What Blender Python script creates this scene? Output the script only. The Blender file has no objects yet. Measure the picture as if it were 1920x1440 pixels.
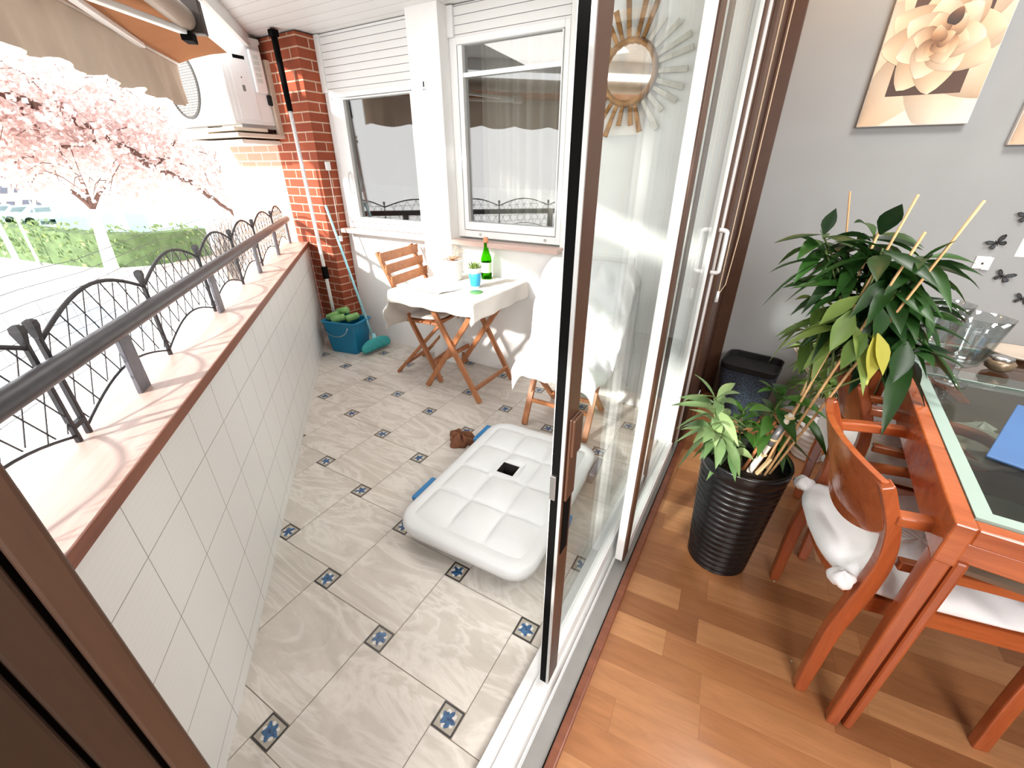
import bpy, bmesh, math, random
from mathutils import Vector, Matrix
R = math.radians
scene = bpy.context.scene
COL = scene.collection
rnd = random.Random(7)

# ------------------------------------------------------------------ camera
H = 1.38
F = 788.4
PIT, ROLL, YAW = R(27.19), R(0.13), R(30.67)
cam_d = bpy.data.cameras.new('camera')
cam = bpy.data.objects.new('camera', cam_d)
COL.objects.link(cam)
fwh = Vector((-math.sin(YAW), math.cos(YAW), 0)); rth = Vector((math.cos(YAW), math.sin(YAW), 0)); zz = Vector((0, 0, 1))
fw = fwh * math.cos(PIT) - zz * math.sin(PIT)
up = fwh * math.sin(PIT) + zz * math.cos(PIT)
RT = rth * math.cos(ROLL) + up * math.sin(ROLL)
UP = up * math.cos(ROLL) - rth * math.sin(ROLL)
m = Matrix((RT, UP, -fw)).transposed().to_4x4()
m.translation = Vector((0, 0, H))
cam.matrix_world = m
cam_d.sensor_width = 36.0
cam_d.lens = F * 36.0 / 1920.0
cam_d.clip_start = 0.02
cam_d.clip_end = 500
scene.camera = cam
EYE = Vector((0, 0, H))

# survey helpers: where a sight line of the photograph meets a real plane of the place
def ray(x, y): return fw + RT * ((x - 960) / F) - UP * ((y - 720) / F)
def atz(x, y, z=0.0):
    d = ray(x, y); return EYE + d * ((z - H) / d.z)
def aty(x, y, Y):
    d = ray(x, y); return EYE + d * (Y / d.y)
def atx(x, y, X):
    d = ray(x, y); return EYE + d * (X / d.x)
def far(x, y, r):
    d = ray(x, y); return EYE + d * (r / math.hypot(d.x, d.y))
# parapet frame: along, outward, up
PB = Vector((-.8962, .066, 0)); PU = Vector((-.7427, .6696, 0)); PN = Vector((-.6696, -.7427, 0))
def pp(a, o, z): return PB + PU * a + PN * o + Vector((0, 0, z))
def par(x, y, o):
    d = ray(x, y); p0 = PB + PN * o
    t = (p0 - EYE).dot(PN) / d.dot(PN)
    q = EYE + d * t
    return (q - PB).dot(PU), q.z

# ------------------------------------------------------------------ materials
def lin(c):
    def f(v):
        v /= 255.0
        return v / 12.92 if v <= .04045 else ((v + .055) / 1.055) ** 2.4
    return (f(c[0]), f(c[1]), f(c[2]), 1)
class NT:
    def __init__(s, name):
        s.m = bpy.data.materials.new(name); s.m.use_nodes = True
        s.t = s.m.node_tree; s.t.nodes.clear()
        s.out = s.n('ShaderNodeOutputMaterial')
    def n(s, ty, **k):
        o = s.t.nodes.new(ty)
        for a, v in k.items(): setattr(o, a, v)
        return o
    def l(s, a, b): s.t.links.new(a, b)
    def val(s, sock, v):
        if hasattr(v, 'is_linked') or isinstance(v, bpy.types.NodeSocket): s.l(v, sock)
        else: sock.default_value = v
    def math(s, op, a, b=None, c=None, clamp=False):
        o = s.n('ShaderNodeMath', operation=op); o.use_clamp = clamp
        for i, v in enumerate((a, b, c)):
            if v is not None: s.val(o.inputs[i], v)
        return o.outputs[0]
    def mix(s, f, a, b, blend='MIX'):
        o = s.n('ShaderNodeMix', data_type='RGBA', blend_type=blend)
        s.val(o.inputs[0], f); s.val(o.inputs[6], a); s.val(o.inputs[7], b)
        return o.outputs[2]
    def noise(s, vec, scale, detail=4, rough=.5, dist=0):
        o = s.n('ShaderNodeTexNoise'); o.inputs['Scale'].default_value = scale
        o.inputs['Detail'].default_value = detail; o.inputs['Roughness'].default_value = rough
        o.inputs['Distortion'].default_value = dist
        if vec is not None: s.l(vec, o.inputs['Vector'])
        return o.outputs[0]
    def ramp(s, f, stops):
        o = s.n('ShaderNodeValToRGB'); e = o.color_ramp.elements
        while len(e) < len(stops): e.new(.5)
        for i, (p, c) in enumerate(stops): e[i].position = p; e[i].color = c
        s.l(f, o.inputs[0]); return o.outputs[0]
    def obj(s, scale=None, rot=None):
        o = s.n('ShaderNodeTexCoord').outputs['Object']
        if scale is None and rot is None: return o
        mp = s.n('ShaderNodeMapping'); s.l(o, mp.inputs[0])
        if scale: mp.inputs['Scale'].default_value = scale
        if rot: mp.inputs['Rotation'].default_value = rot
        return mp.outputs[0]
    def bsdf(s, col, rough=.5, metal=0, bump=None, bs=.2, bd=.01, **k):
        p = s.n('ShaderNodeBsdfPrincipled')
        s.val(p.inputs['Base Color'], col); s.val(p.inputs['Roughness'], rough); s.val(p.inputs['Metallic'], metal)
        if bump is not None:
            b = s.n('ShaderNodeBump'); b.inputs['Strength'].default_value = bs; b.inputs['Distance'].default_value = bd
            s.l(bump, b.inputs['Height']); s.l(b.outputs[0], p.inputs['Normal'])
        for a, v in k.items(): s.val(p.inputs[a.replace('_', ' ')], v)
        s.l(p.outputs[0], s.out.inputs[0]); return p

def plain(name, c, rough=.5, metal=0, var=.06, scale=8, bscale=None, bs=.15, **k):
    t = NT(name); v = t.obj()
    f = t.noise(v, scale)
    a = lin(c); d = tuple(x * (1 - var) for x in a[:3]) + (1,); b = tuple(min(1, x * (1 + var)) for x in a[:3]) + (1,)
    col = t.ramp(f, [(.3, d), (.7, b)])
    bump = t.noise(v, bscale) if bscale else None
    t.bsdf(col, rough, metal, bump, bs, .005, **k)
    return t.m
def wood(name, c1, c2, rough=.35, axis='x', scale=14, bs=.05, coat=0.0):
    t = NT(name)
    sc = {'x': (.8, 9, 9), 'y': (9, .8, 9), 'z': (9, 9, .8)}[axis]
    v = t.obj(scale=sc)
    f = t.noise(v, scale * .2, 6, .6, .8)
    f2 = t.noise(v, scale * 2, 3, .6, .2)
    f3 = t.math('ADD', t.math('MULTIPLY', f, .75), t.math('MULTIPLY', f2, .25))
    col = t.ramp(f3, [(.32, lin(c1)), (.68, lin(c2))])
    t.bsdf(col, rough, 0, f3, bs, .003, Coat_Weight=coat, Coat_Roughness=.15)
    return t.m
def pane(name, tint=(.95, .98, .97), f0=.04, refl=1.0):
    t = NT(name)
    tr = t.n('ShaderNodeBsdfTransparent'); tr.inputs[0].default_value = tint + (1,)
    gl = t.n('ShaderNodeBsdfGlossy'); gl.inputs['Roughness'].default_value = 0.0
    lw = t.n('ShaderNodeLayerWeight'); lw.inputs[0].default_value = .5
    f = t.math('ADD', f0, t.math('MULTIPLY', t.math('POWER', lw.outputs['Facing'], 5.0), (1 - f0) * refl))
    f = t.math('MULTIPLY', f, t.math('ADD', t.math('MULTIPLY', t.noise(t.obj(), 3), .1), .95), clamp=True)
    mx = t.n('ShaderNodeMixShader'); t.l(f, mx.inputs[0]); t.l(tr.outputs[0], mx.inputs[1]); t.l(gl.outputs[0], mx.inputs[2])
    t.l(mx.outputs[0], t.out.inputs[0]); return t.m
def crystal(name, col=(1, 1, 1), ior=1.45, rough=0.0):
    t = NT(name)
    g = t.n('ShaderNodeBsdfGlass'); g.inputs['Color'].default_value = col + (1,); g.inputs['IOR'].default_value = ior
    t.val(g.inputs['Roughness'], t.math('MULTIPLY', t.noise(t.obj(), 4), rough))
    t.l(g.outputs[0], t.out.inputs[0]); return t.m
def leafmat(name, c1, c2, scale=3, trans=.25):
    t = NT(name); g = t.n('ShaderNodeNewGeometry')
    f = t.math('ADD', t.math('MULTIPLY', g.outputs['Random Per Island'], .7), t.math('MULTIPLY', t.noise(t.obj(), scale * 8), .3))
    col = t.ramp(f, [(.15, lin(c1)), (.85, lin(c2))])
    p = t.n('ShaderNodeBsdfPrincipled'); t.l(col, p.inputs['Base Color']); p.inputs['Roughness'].default_value = .38
    tl = t.n('ShaderNodeBsdfTranslucent'); t.l(col, tl.inputs[0])
    mx = t.n('ShaderNodeMixShader'); mx.inputs[0].default_value = trans
    t.l(p.outputs[0], mx.inputs[1]); t.l(tl.outputs[0], mx.inputs[2]); t.l(mx.outputs[0], t.out.inputs[0])
    return t.m

M = {}
M['white_alu'] = plain('white_aluminium', (236, 237, 236), .35, 0, .02)
M['white_wall'] = plain('white_render', (240, 240, 238), .8, 0, .03, 5, 60, .05)
M['white_plastic'] = plain('white_plastic', (240, 240, 240), .35, 0, .02)
M['grey_alu'] = plain('grey_aluminium', (186, 187, 186), .35, .4, .04)
M['brown_alu'] = plain('brown_aluminium', (80, 54, 40), .42, .1, .08, 20)
M['dark_brown'] = wood('dark_brown_frame', (34, 22, 15), (46, 31, 22), .5, 'z')
M['black_rubber'] = plain('black_rubber', (6, 6, 6), .8, Specular_IOR_Level=.1)
M['iron'] = plain('wrought_iron', (62, 60, 62), .5, .5, .2, 30, 80, .2)
M['rail_grey'] = plain('grey_painted_rail', (76, 75, 78), .38, .35, .12, 30)
M['post_grey'] = plain('grey_painted_post', (112, 113, 120), .5, .3, .15, 25)
M['cap_wood'] = wood('parapet_cap', (190, 160, 148), (212, 186, 176), .4, 'x', 10)
M['cap_edge'] = wood('cap_edge', (112, 62, 42), (140, 84, 60), .4, 'x', 12)
M['cherry'] = wood('cherry_wood', (146, 70, 34), (186, 100, 54), .22, 'x', 12, .03, .4)
M['cherry_z'] = wood('cherry_wood_upright', (138, 64, 32), (178, 92, 50), .24, 'z', 12, .03, .4)
M['acacia'] = wood('acacia_wood', (150, 92, 54), (190, 128, 84), .5, 'x', 12)
M['acacia_z'] = wood('acacia_wood_upright', (148, 92, 56), (186, 124, 82), .5, 'z', 12)
M['fabric_white'] = plain('white_cotton', (232, 232, 234), .9, 0, .04, 6, 40, .25)
M['fabric_cream'] = plain('cream_cotton', (228, 222, 214), .9, 0, .06, 6, 40, .25)
M['awning'] = None
M['blue'] = plain('blue_plastic', (14, 118, 160), .38, 0, .08)
M['blue_clip'] = plain('blue_latch', (42, 116, 170), .4, 0, .06)
M['teal'] = plain('teal_bristle', (56, 158, 160), .8, 0, .15, 40, 90, .5)
M['teal_stick'] = plain('pale_blue_stick', (150, 208, 220), .4)
M['black_pot'] = plain('black_pot_plastic', (13, 13, 15), .24, 0, .1)
M['soil'] = plain('dark_soil', (40, 28, 20), .95, 0, .4, 60, 90, .8)
M['bamboo'] = wood('bamboo_cane', (196, 148, 96), (226, 186, 134), .55, 'z', 16)
M['bamboo_dark'] = wood('brown_cane', (120, 70, 34), (160, 100, 52), .55, 'z', 16)
M['leaf_dark'] = leafmat('dark_leaf', (16, 42, 18), (48, 88, 34))
M['leaf_mid'] = leafmat('mid_leaf', (80, 112, 66), (150, 174, 118))
M['leaf_bright'] = leafmat('bright_leaf', (88, 120, 50), (142, 162, 86))
M['leaf_yellow'] = leafmat('yellow_leaf', (146, 146, 50), (188, 182, 84))
M['stem_green'] = plain('green_stem', (84, 98, 44), .5, 0, .1)
M['gold'] = plain('aged_gold', (132, 90, 36), .42, .6, .4, 40, 70, .6)
M['gold_washed'] = plain('washed_out_gold', (196, 192, 182), .5, .2, .15, 20)  # gold lightened in colour for the rays washed out by light
M['mirror'] = plain('mirror_silver', (250, 244, 238), .03, 1, .01)
M['chrome'] = plain('steel', (190, 190, 190), .25, .9, .05)
M['denim'] = None
M['black_fabric'] = plain('black_lining', (16, 17, 20), .8)
M['green_plastic'] = plain('green_plastic', (126, 178, 108), .35, 0, .15, 20)
M['brown_cloth'] = plain('brown_cloth', (120, 76, 52), .95, 0, .25, 30, 70, .6)
M['dark'] = plain('dark_void', (40, 36, 32), .8)
M['paper'] = plain('white_paper', (236, 234, 232), .8, 0, .02)
M['terracotta'] = plain('clay_brown', (168, 108, 70), .8, 0, .1)

def denim():
    t = NT('blue_denim_weave'); v = t.obj()
    w = t.n('ShaderNodeTexVoronoi'); w.inputs['Scale'].default_value = 130; t.l(v, w.inputs['Vector'])
    f = t.math('MULTIPLY', w.outputs['Distance'], 1.2)
    col = t.ramp(f, [(.2, lin((24, 31, 42))), (.9, lin((64, 77, 94)))])
    t.bsdf(col, .9, 0, f, .6, .004); return t.m
M['denim'] = denim()
def fabric_trans(name, c, tr=.35):
    t = NT(name); f = t.noise(t.obj(), 9)
    a = lin(c); col = t.ramp(f, [(.3, tuple(x * .92 for x in a[:3]) + (1,)), (.7, a)])
    p = t.n('ShaderNodeBsdfDiffuse'); t.l(col, p.inputs[0])
    tl = t.n('ShaderNodeBsdfTranslucent'); t.l(col, tl.inputs[0])
    mx = t.n('ShaderNodeMixShader'); mx.inputs[0].default_value = tr
    t.l(p.outputs[0], mx.inputs[1]); t.l(tl.outputs[0], mx.inputs[2]); t.l(mx.outputs[0], t.out.inputs[0])
    return t.m
M['awning'] = fabric_trans('awning_canvas', (168, 152, 136), .12)
M['canopy'] = fabric_trans('awning_canopy_orange', (150, 104, 74), .15)
M['curtain'] = fabric_trans('sheer_curtain', (242, 240, 232), .2)
M['tablecloth'] = plain('printed_tablecloth', (206, 200, 193), .85, 0, .07, 5, 45, .2)

# floor tiles: marbled stoneware
def stone_tile():
    t = NT('stone_tile'); v = t.obj(); g = t.n('ShaderNodeNewGeometry')
    r = g.outputs['Random Per Island']
    off = t.n('ShaderNodeVectorMath', operation='ADD'); t.l(v, off.inputs[0])
    cx = t.n('ShaderNodeCombineXYZ'); t.l(t.math('MULTIPLY', r, 17.0), cx.inputs[0]); t.l(t.math('MULTIPLY', r, 31.0), cx.inputs[1]); t.l(r, cx.inputs[2])
    t.l(cx.outputs[0], off.inputs[1])
    mp = t.n('ShaderNodeMapping'); t.l(off.outputs[0], mp.inputs[0]); mp.inputs['Rotation'].default_value = (0, 0, R(35)); mp.inputs['Scale'].default_value = (1, 3.2, 1)
    a = t.noise(mp.outputs[0], 3.2, 7, .65, 1.2)
    b = t.noise(mp.outputs[0], 1.6, 5, .6, 2.2)
    vein = t.math('SUBTRACT', 1.0, t.math('MULTIPLY', t.math('ABSOLUTE', t.math('SUBTRACT', b, .5)), 14.0), clamp=True)
    base = t.ramp(a, [(.25, lin((184, 177, 167))), (.75, lin((211, 204, 195)))])
    col = t.mix(t.math('MULTIPLY', vein, .55), base, lin((228, 223, 216)))
    t.bsdf(col, .38, 0, a, .06, .003); return t.m
M['tile'] = stone_tile()
M['grout'] = plain('grout', (150, 140, 126), .9)
def inset_tile():
    t = NT('flower_inset_tile')
    uv = t.n('ShaderNodeUVMap', uv_map='UVMap').outputs[0]; s = t.n('ShaderNodeSeparateXYZ'); t.l(uv, s.inputs[0])
    x = t.math('SUBTRACT', s.outputs[0], .5); y = t.math('SUBTRACT', s.outputs[1], .5)
    nz = t.noise(t.obj(), 60, 3)
    rr = t.math('SQRT', t.math('ADD', t.math('MULTIPLY', x, x), t.math('MULTIPLY', y, y)))
    th = t.math('ARCTAN2', y, x)
    pet = t.math('ADD', .27, t.math('MULTIPLY', t.math('COSINE', t.math('MULTIPLY', th, 5.0)), .075))
    pet = t.math('ADD', pet, t.math('MULTIPLY', t.math('SUBTRACT', nz, .5), .5))
    isf = t.math('LESS_THAN', rr, pet)
    pet2 = t.math('ADD', .29, t.math('MULTIPLY', t.math('COSINE', t.math('ADD', t.math('MULTIPLY', th, 5.0), 2.6)), .07))
    isw = t.math('LESS_THAN', rr, pet2)
    edge = t.math('MAXIMUM', t.math('ABSOLUTE', x), t.math('ABSOLUTE', y))
    frm = t.math('GREATER_THAN', edge, .415)
    base = t.mix(t.noise(t.obj(), 40), lin((150, 143, 130)), lin((176, 168, 154)))
    c = t.mix(isw, base, lin((206, 204, 198)))
    blue = t.ramp(nz, [(.35, lin((26, 54, 92))), (.65, lin((62, 104, 146)))])
    c = t.mix(isf, c, blue)
    c = t.mix(t.math('LESS_THAN', rr, .03), c, lin((20, 38, 66)))
    c = t.mix(frm, c, lin((44, 42, 44)))
    t.bsdf(c, .3); return t.m
M['inset'] = inset_tile()
def parapet_tile():
    t = NT('ribbed_white_tile'); s = t.n('ShaderNodeSeparateXYZ'); t.l(t.obj(), s.inputs[0])
    a = t.math('DIVIDE', t.math('SUBTRACT', s.outputs[0], .117), .187)
    b = t.math('DIVIDE', t.math('SUBTRACT', s.outputs[2], .052), .197)
    def dist(q): return t.math('ABSOLUTE', t.math('SUBTRACT', t.math('FRACT', t.math('ADD', q, .5)), .5))
    j = t.math('MAXIMUM', t.math('LESS_THAN', dist(a), .006), t.math('LESS_THAN', dist(b), .006))
    nz = t.noise(t.obj(), 30)
    q = t.math('ADD', t.math('MULTIPLY', s.outputs[2], 380.0), t.math('MULTIPLY', nz, 1.5))
    rib = t.math('SINE', q)
    col = t.mix(t.math('ADD', t.math('MULTIPLY', rib, .25), .5), lin((224, 224, 222)), lin((228, 228, 226)))
    col = t.mix(j, col, lin((140, 136, 130)))
    t.bsdf(col, .4, 0, rib, .025, .002); return t.m
M['ptile'] = parapet_tile()
def plank(name):
    t = NT(name); v = t.obj(rot=(0, 0, R(-4.3)))
    s = t.n('ShaderNodeSeparateXYZ'); t.l(v, s.inputs[0])
    W_, L_ = .0925, .46
    row = t.math('FLOOR', t.math('DIVIDE', t.math('SUBTRACT', s.outputs[1], .0), W_))
    wn = t.n('ShaderNodeTexWhiteNoise', noise_dimensions='1D'); t.l(row, wn.inputs['W'])
    xs = t.math('ADD', t.math('DIVIDE', s.outputs[0], L_), t.math('MULTIPLY', wn.outputs[0], 7.0))
    cidx = t.math('FLOOR', xs)
    cb = t.n('ShaderNodeCombineXYZ'); t.l(row, cb.inputs[0]); t.l(cidx, cb.inputs[1])
    w2 = t.n('ShaderNodeTexWhiteNoise', noise_dimensions='2D'); t.l(cb.outputs[0], w2.inputs['Vector'])
    mp = t.n('ShaderNodeMapping'); t.l(v, mp.inputs[0]); mp.inputs['Scale'].default_value = (1.5, 12, 1)
    ad = t.n('ShaderNodeVectorMath', operation='ADD'); t.l(mp.outputs[0], ad.inputs[0])
    sc = t.n('ShaderNodeVectorMath', operation='SCALE'); t.l(w2.outputs['Color'], sc.inputs[0]); sc.inputs['Scale'].default_value = 40
    t.l(sc.outputs[0], ad.inputs[1])
    g1 = t.noise(ad.outputs[0], 1.6, 6, .6, 1.6)
    g2 = t.noise(ad.outputs[0], 9, 4, .6, .4)
    g = t.math('ADD', t.math('MULTIPLY', g1, .7), t.math('MULTIPLY', g2, .3))
    base = t.ramp(w2.outputs[0], [(.0, lin((154, 102, 65))), (.5, lin((177, 121, 78))), (1, lin((201, 148, 102)))])
    gr = t.ramp(g, [(.3, (.62, .58, .55, 1)), (.7, (1.08, 1.08, 1.08, 1))])
    col = t.mix(.75, base, gr, 'MULTIPLY')
    fy = t.math('FRACT', t.math('DIVIDE', s.outputs[1], W_)); fx = t.math('FRACT', xs)
    gap = t.math('MAXIMUM', t.math('LESS_THAN', fy, .012), t.math('LESS_THAN', fx, .003))
    col = t.mix(t.math('MULTIPLY', gap, .4), col, lin((84, 44, 24)))
    t.bsdf(col, .3, 0, g, .03, .002, Coat_Weight=.25, Coat_Roughness=.2); return t.m
M['plank'] = plank('laminate_planks')
def brick(name, ax, c1=(150, 70, 42), c2=(130, 55, 32), cm=(196, 172, 150), c3=(190, 104, 66)):
    t = NT(name); s = t.n('ShaderNodeSeparateXYZ'); t.l(t.obj(), s.inputs[0])
    cb = t.n('ShaderNodeCombineXYZ'); t.l(s.outputs[ax], cb.inputs[0]); t.l(s.outputs[2], cb.inputs[1])
    b = t.n('ShaderNodeTexBrick'); t.l(cb.outputs[0], b.inputs['Vector'])
    b.inputs['Scale'].default_value = 1.0; b.inputs['Brick Width'].default_value = .21; b.inputs['Row Height'].default_value = .062
    b.inputs['Mortar Size'].default_value = .0045; b.inputs['Color1'].default_value = lin(c1); b.inputs['Color2'].default_value = lin(c2)
    b.inputs['Mortar'].default_value = lin(cm); b.inputs['Mortar Smooth'].default_value = .1
    nz = t.noise(t.obj(), 25)
    col = t.mix(t.math('MULTIPLY', nz, .25), b.outputs[0], lin(c3))
    t.bsdf(col, .85, 0, b.outputs['Fac'], -.4, .004); return t.m
M['brick_x'] = brick('brick_front', 0)
M['brick_sunlit'] = brick('sunlit_brick_front', 0, (206, 158, 134), (196, 144, 120), (228, 214, 202), (220, 184, 164))  # brick colours lightened to carry the sunlight on the outer wall
M['brick_y'] = brick('brick_side', 1)
def slat_mat(name, ax, pitch, c, dark, gapw=.05, off=0):
    t = NT(name); s = t.n('ShaderNodeSeparateXYZ'); t.l(t.obj(), s.inputs[0])
    f = t.math('FRACT', t.math('ADD', t.math('DIVIDE', s.outputs[ax], pitch), off))
    g = t.math('LESS_THAN', f, gapw)
    col = t.mix(g, t.mix(t.noise(t.obj(), 6), lin(c), lin(tuple(x * .98 for x in c))), lin(dark))
    h = t.math('SINE', t.math('MULTIPLY', f, math.pi))
    t.bsdf(col, .4, 0, h, .3, .004); return t.m
M['ceil_slat'] = slat_mat('white_ceiling_slats', 1, .105, (226, 226, 224), (150, 148, 146), .03)
M['shutter'] = slat_mat('white_shutter_slats', 2, .0425, (232, 232, 230), (96, 94, 92), .07)
M['grey_wall'] = plain('grey_paint', (162, 165, 166), .85, 0, .03, 4, 80, .04)

# ------------------------------------------------------------------ geometry helpers
class MB:
    def __init__(s): s.v = []; s.f = []; s.mi = []; s.k = 0; s.uv = {}
    def add(s, vs, fs):
        b = len(s.v); s.v += [Vector(p) for p in vs]
        for f in fs: s.f.append(tuple(i + b for i in f)); s.mi.append(s.k)
        return s
    def box(s, x0, x1, y0, y1, z0, z1, fn=None):
        vs = [(x, y, z) for z in (z0, z1) for y in (y0, y1) for x in (x0, x1)]
        if fn: vs = [fn(*p) for p in vs]
        return s.add(vs, [(0, 2, 3, 1), (4, 5, 7, 6), (0, 1, 5, 4), (1, 3, 7, 5), (3, 2, 6, 7), (2, 0, 4, 6)])
    def pbox(s, a0, a1, o0, o1, z0, z1):
        return s.box(a0, a1, o0, o1, z0, z1, pp)
    def beam(s, a, b, w, h, upv=(0, 0, 1), w2=None, h2=None):
        a, b = Vector(a), Vector(b); d = (b - a).normalized(); u = Vector(upv)
        sd = d.cross(u)
        if sd.length < 1e-4: sd = d.cross(Vector((0, 1, 0)))
        sd.normalize(); u = sd.cross(d).normalized()
        w2 = w if w2 is None else w2; h2 = h if h2 is None else h2
        vs = []
        for p, W_, H_ in ((a, w, h), (b, w2, h2)):
            vs += [p - sd * W_ / 2 - u * H_ / 2, p + sd * W_ / 2 - u * H_ / 2, p + sd * W_ / 2 + u * H_ / 2, p - sd * W_ / 2 + u * H_ / 2]
        return s.add(vs, [(3, 2, 1, 0), (4, 5, 6, 7), (0, 1, 5, 4), (1, 2, 6, 5), (2, 3, 7, 6), (3, 0, 4, 7)])
    def sweep(s, pts, w, h, side):
        # rectangular section swept along pts; side = constant side vector
        side = Vector(side).normalized(); n = len(pts); pts = [Vector(p) for p in pts]; vs = []; fs = []
        for i, p in enumerate(pts):
            d = (pts[min(i + 1, n - 1)] - pts[max(i - 1, 0)]).normalized(); u = side.cross(d).normalized()
            W_ = w[i] if isinstance(w, (list, tuple)) else w; H_ = h[i] if isinstance(h, (list, tuple)) else h
            vs += [p - side * W_ / 2 - u * H_ / 2, p + side * W_ / 2 - u * H_ / 2, p + side * W_ / 2 + u * H_ / 2, p - side * W_ / 2 + u * H_ / 2]
        for i in range(n - 1):
            a = i * 4
            for j in range(4): fs.append((a + j, a + (j + 1) % 4, a + 4 + (j + 1) % 4, a + 4 + j))
        fs += [(3, 2, 1, 0), ((n - 1) * 4, (n - 1) * 4 + 1, (n - 1) * 4 + 2, (n - 1) * 4 + 3)]
        return s.add(vs, fs)
    def tube(s, pts, r, n=8, cap=True):
        pts = [Vector(p) for p in pts]; k = len(pts); vs = []; fs = []
        ref = None
        for i, p in enumerate(pts):
            d = (pts[min(i + 1, k - 1)] - pts[max(i - 1, 0)]).normalized()
            if ref is None:
                ref = d.cross(Vector((0, 0, 1)))
                if ref.length < 1e-3: ref = d.cross(Vector((1, 0, 0)))
            ref = (ref - d * ref.dot(d)).normalized(); bi = d.cross(ref)
            rr = r[i] if isinstance(r, (list, tuple)) else r
            for j in range(n):
                an = 2 * math.pi * j / n; vs.append(p + (ref * math.cos(an) + bi * math.sin(an)) * rr)
        for i in range(k - 1):
            for j in range(n):
                fs.append((i * n + j, i * n + (j + 1) % n, (i + 1) * n + (j + 1) % n, (i + 1) * n + j))
        if cap: fs.append(tuple(range(n - 1, -1, -1))); fs.append(tuple((k - 1) * n + j for j in range(n)))
        return s.add(vs, fs)
    def lathe(s, prof, c=(0, 0, 0), n=32, fn=None, ax=None, cap=True):
        c = Vector(c); vs = []; fs = []; k = len(prof)
        for i, (r, z) in enumerate(prof):
            for j in range(n):
                an = 2 * math.pi * j / n; rr = r if fn is None else fn(r, z, an)
                q = Vector((rr * math.cos(an), rr * math.sin(an), z))
                if ax is not None: q = ax @ q
                vs.append(c + q)
        for i in range(k - 1):
            for j in range(n):
                fs.append((i * n + j, i * n + (j + 1) % n, (i + 1) * n + (j + 1) % n, (i + 1) * n + j))
        if cap and prof[0][0] > 1e-6: fs.append(tuple(range(n - 1, -1, -1)))
        if cap and prof[-1][0] > 1e-6: fs.append(tuple((k - 1) * n + j for j in range(n)))
        return s.add(vs, fs)
    def grid(s, nu, nv, fn, close_u=False):
        vs = [fn(i / (nu - 1 if not close_u else nu), j / (nv - 1)) for j in range(nv) for i in range(nu)]; fs = []
        for j in range(nv - 1):
            for i in range(nu - (0 if close_u else 1)):
                fs.append((j * nu + i, j * nu + (i + 1) % nu, (j + 1) * nu + (i + 1) % nu, (j + 1) * nu + i))
        return s.add(vs, fs)
    def poly(s, pts): return s.add(pts, [tuple(range(len(pts)))])
    def ball(s, c, r, n=10, sc=(1, 1, 1), fn=None):
        c = Vector(c)
        def f(u, v):
            th = u * 2 * math.pi; ph = (v - .5) * math.pi * .999
            d = Vector((math.cos(th) * math.cos(ph) * sc[0], math.sin(th) * math.cos(ph) * sc[1], math.sin(ph) * sc[2]))
            k = 1 if fn is None else fn(th, ph)
            return c + d * r * k
        return s.grid(n, n // 2 + 2, f, True)
    def build(s, name, mats, parent=None, bevel=0, smooth=False, sub=0, solid=0, loc=None, rz=0, weld=False, seg=2):
        me = bpy.data.meshes.new(name)
        if loc is not None:
            mi = (Matrix.Translation(loc) @ Matrix.Rotation(rz, 4, 'Z')).inverted(); vs = [mi @ p for p in s.v]
        elif parent is not None:
            mi = world(parent).inverted(); vs = [mi @ p for p in s.v]
        else: vs = s.v
        me.from_pydata([tuple(p) for p in vs], [], s.f)
        if not isinstance(mats, (list, tuple)): mats = [mats]
        for q in mats: me.materials.append(q)
        for i, p in enumerate(me.polygons): p.material_index = s.mi[i]
        bm = bmesh.new(); bm.from_mesh(me)
        if weld: bmesh.ops.remove_doubles(bm, verts=bm.verts, dist=1e-5)
        bmesh.ops.recalc_face_normals(bm, faces=bm.faces)
        if smooth:
            for f in bm.faces: f.smooth = True
        bm.to_mesh(me); bm.free()
        o = bpy.data.objects.new(name, me); COL.objects.link(o)
        if loc is not None: o.location = loc; o.rotation_euler.z = rz
        if parent is not None: o.parent = parent
        if bevel:
            b = o.modifiers.new('bevel', 'BEVEL'); b.width = bevel; b.segments = seg; b.limit_method = 'ANGLE'; b.angle_limit = R(35)
        if solid:
            b = o.modifiers.new('solid', 'SOLIDIFY'); b.thickness = solid; b.offset = 0
        if sub:
            b = o.modifiers.new('sub', 'SUBSURF'); b.levels = sub; b.render_levels = sub
        return o
def world(o):
    mt = Matrix.Translation(o.location) @ Matrix.Rotation(o.rotation_euler.z, 4, 'Z')
    return mt if o.parent is None else world(o.parent) @ mt
def tag(o, label=None, cat=None, group=None, kind=None):
    if label: o['label'] = label
    if cat: o['category'] = cat
    if group: o['group'] = group
    if kind: o['kind'] = kind
    return o
def thing(name, label, cat, loc=(0, 0, 0), rz=0, group=None, kind=None):
    o = bpy.data.objects.new(name, None); COL.objects.link(o); o.location = loc; o.rotation_euler.z = rz
    o.empty_display_size = .1
    return tag(o, label, cat, group, kind)
def copy_tree(o, parent=None):
    c = o.copy(); COL.objects.link(c); c.parent = parent
    for ch in [x for x in bpy.data.objects if x.parent == o and x is not c]: copy_tree(ch, c)
    return c
def struct(o, label, cat): return tag(o, label, cat, kind='structure')
def smoothpath(pts, n=8):
    pts = [Vector(p) for p in pts]; out = []
    P = [pts[0]] + pts + [pts[-1]]
    for i in range(1, len(P) - 2):
        for k in range(n):
            t = k / n; a, b, c, d = P[i - 1], P[i], P[i + 1], P[i + 2]
            out.append(.5 * ((2 * b) + (-a + c) * t + (2 * a - 5 * b + 4 * c - d) * t * t + (-a + 3 * b - 3 * c + d) * t ** 3))
    out.append(pts[-1]); return out
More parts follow.
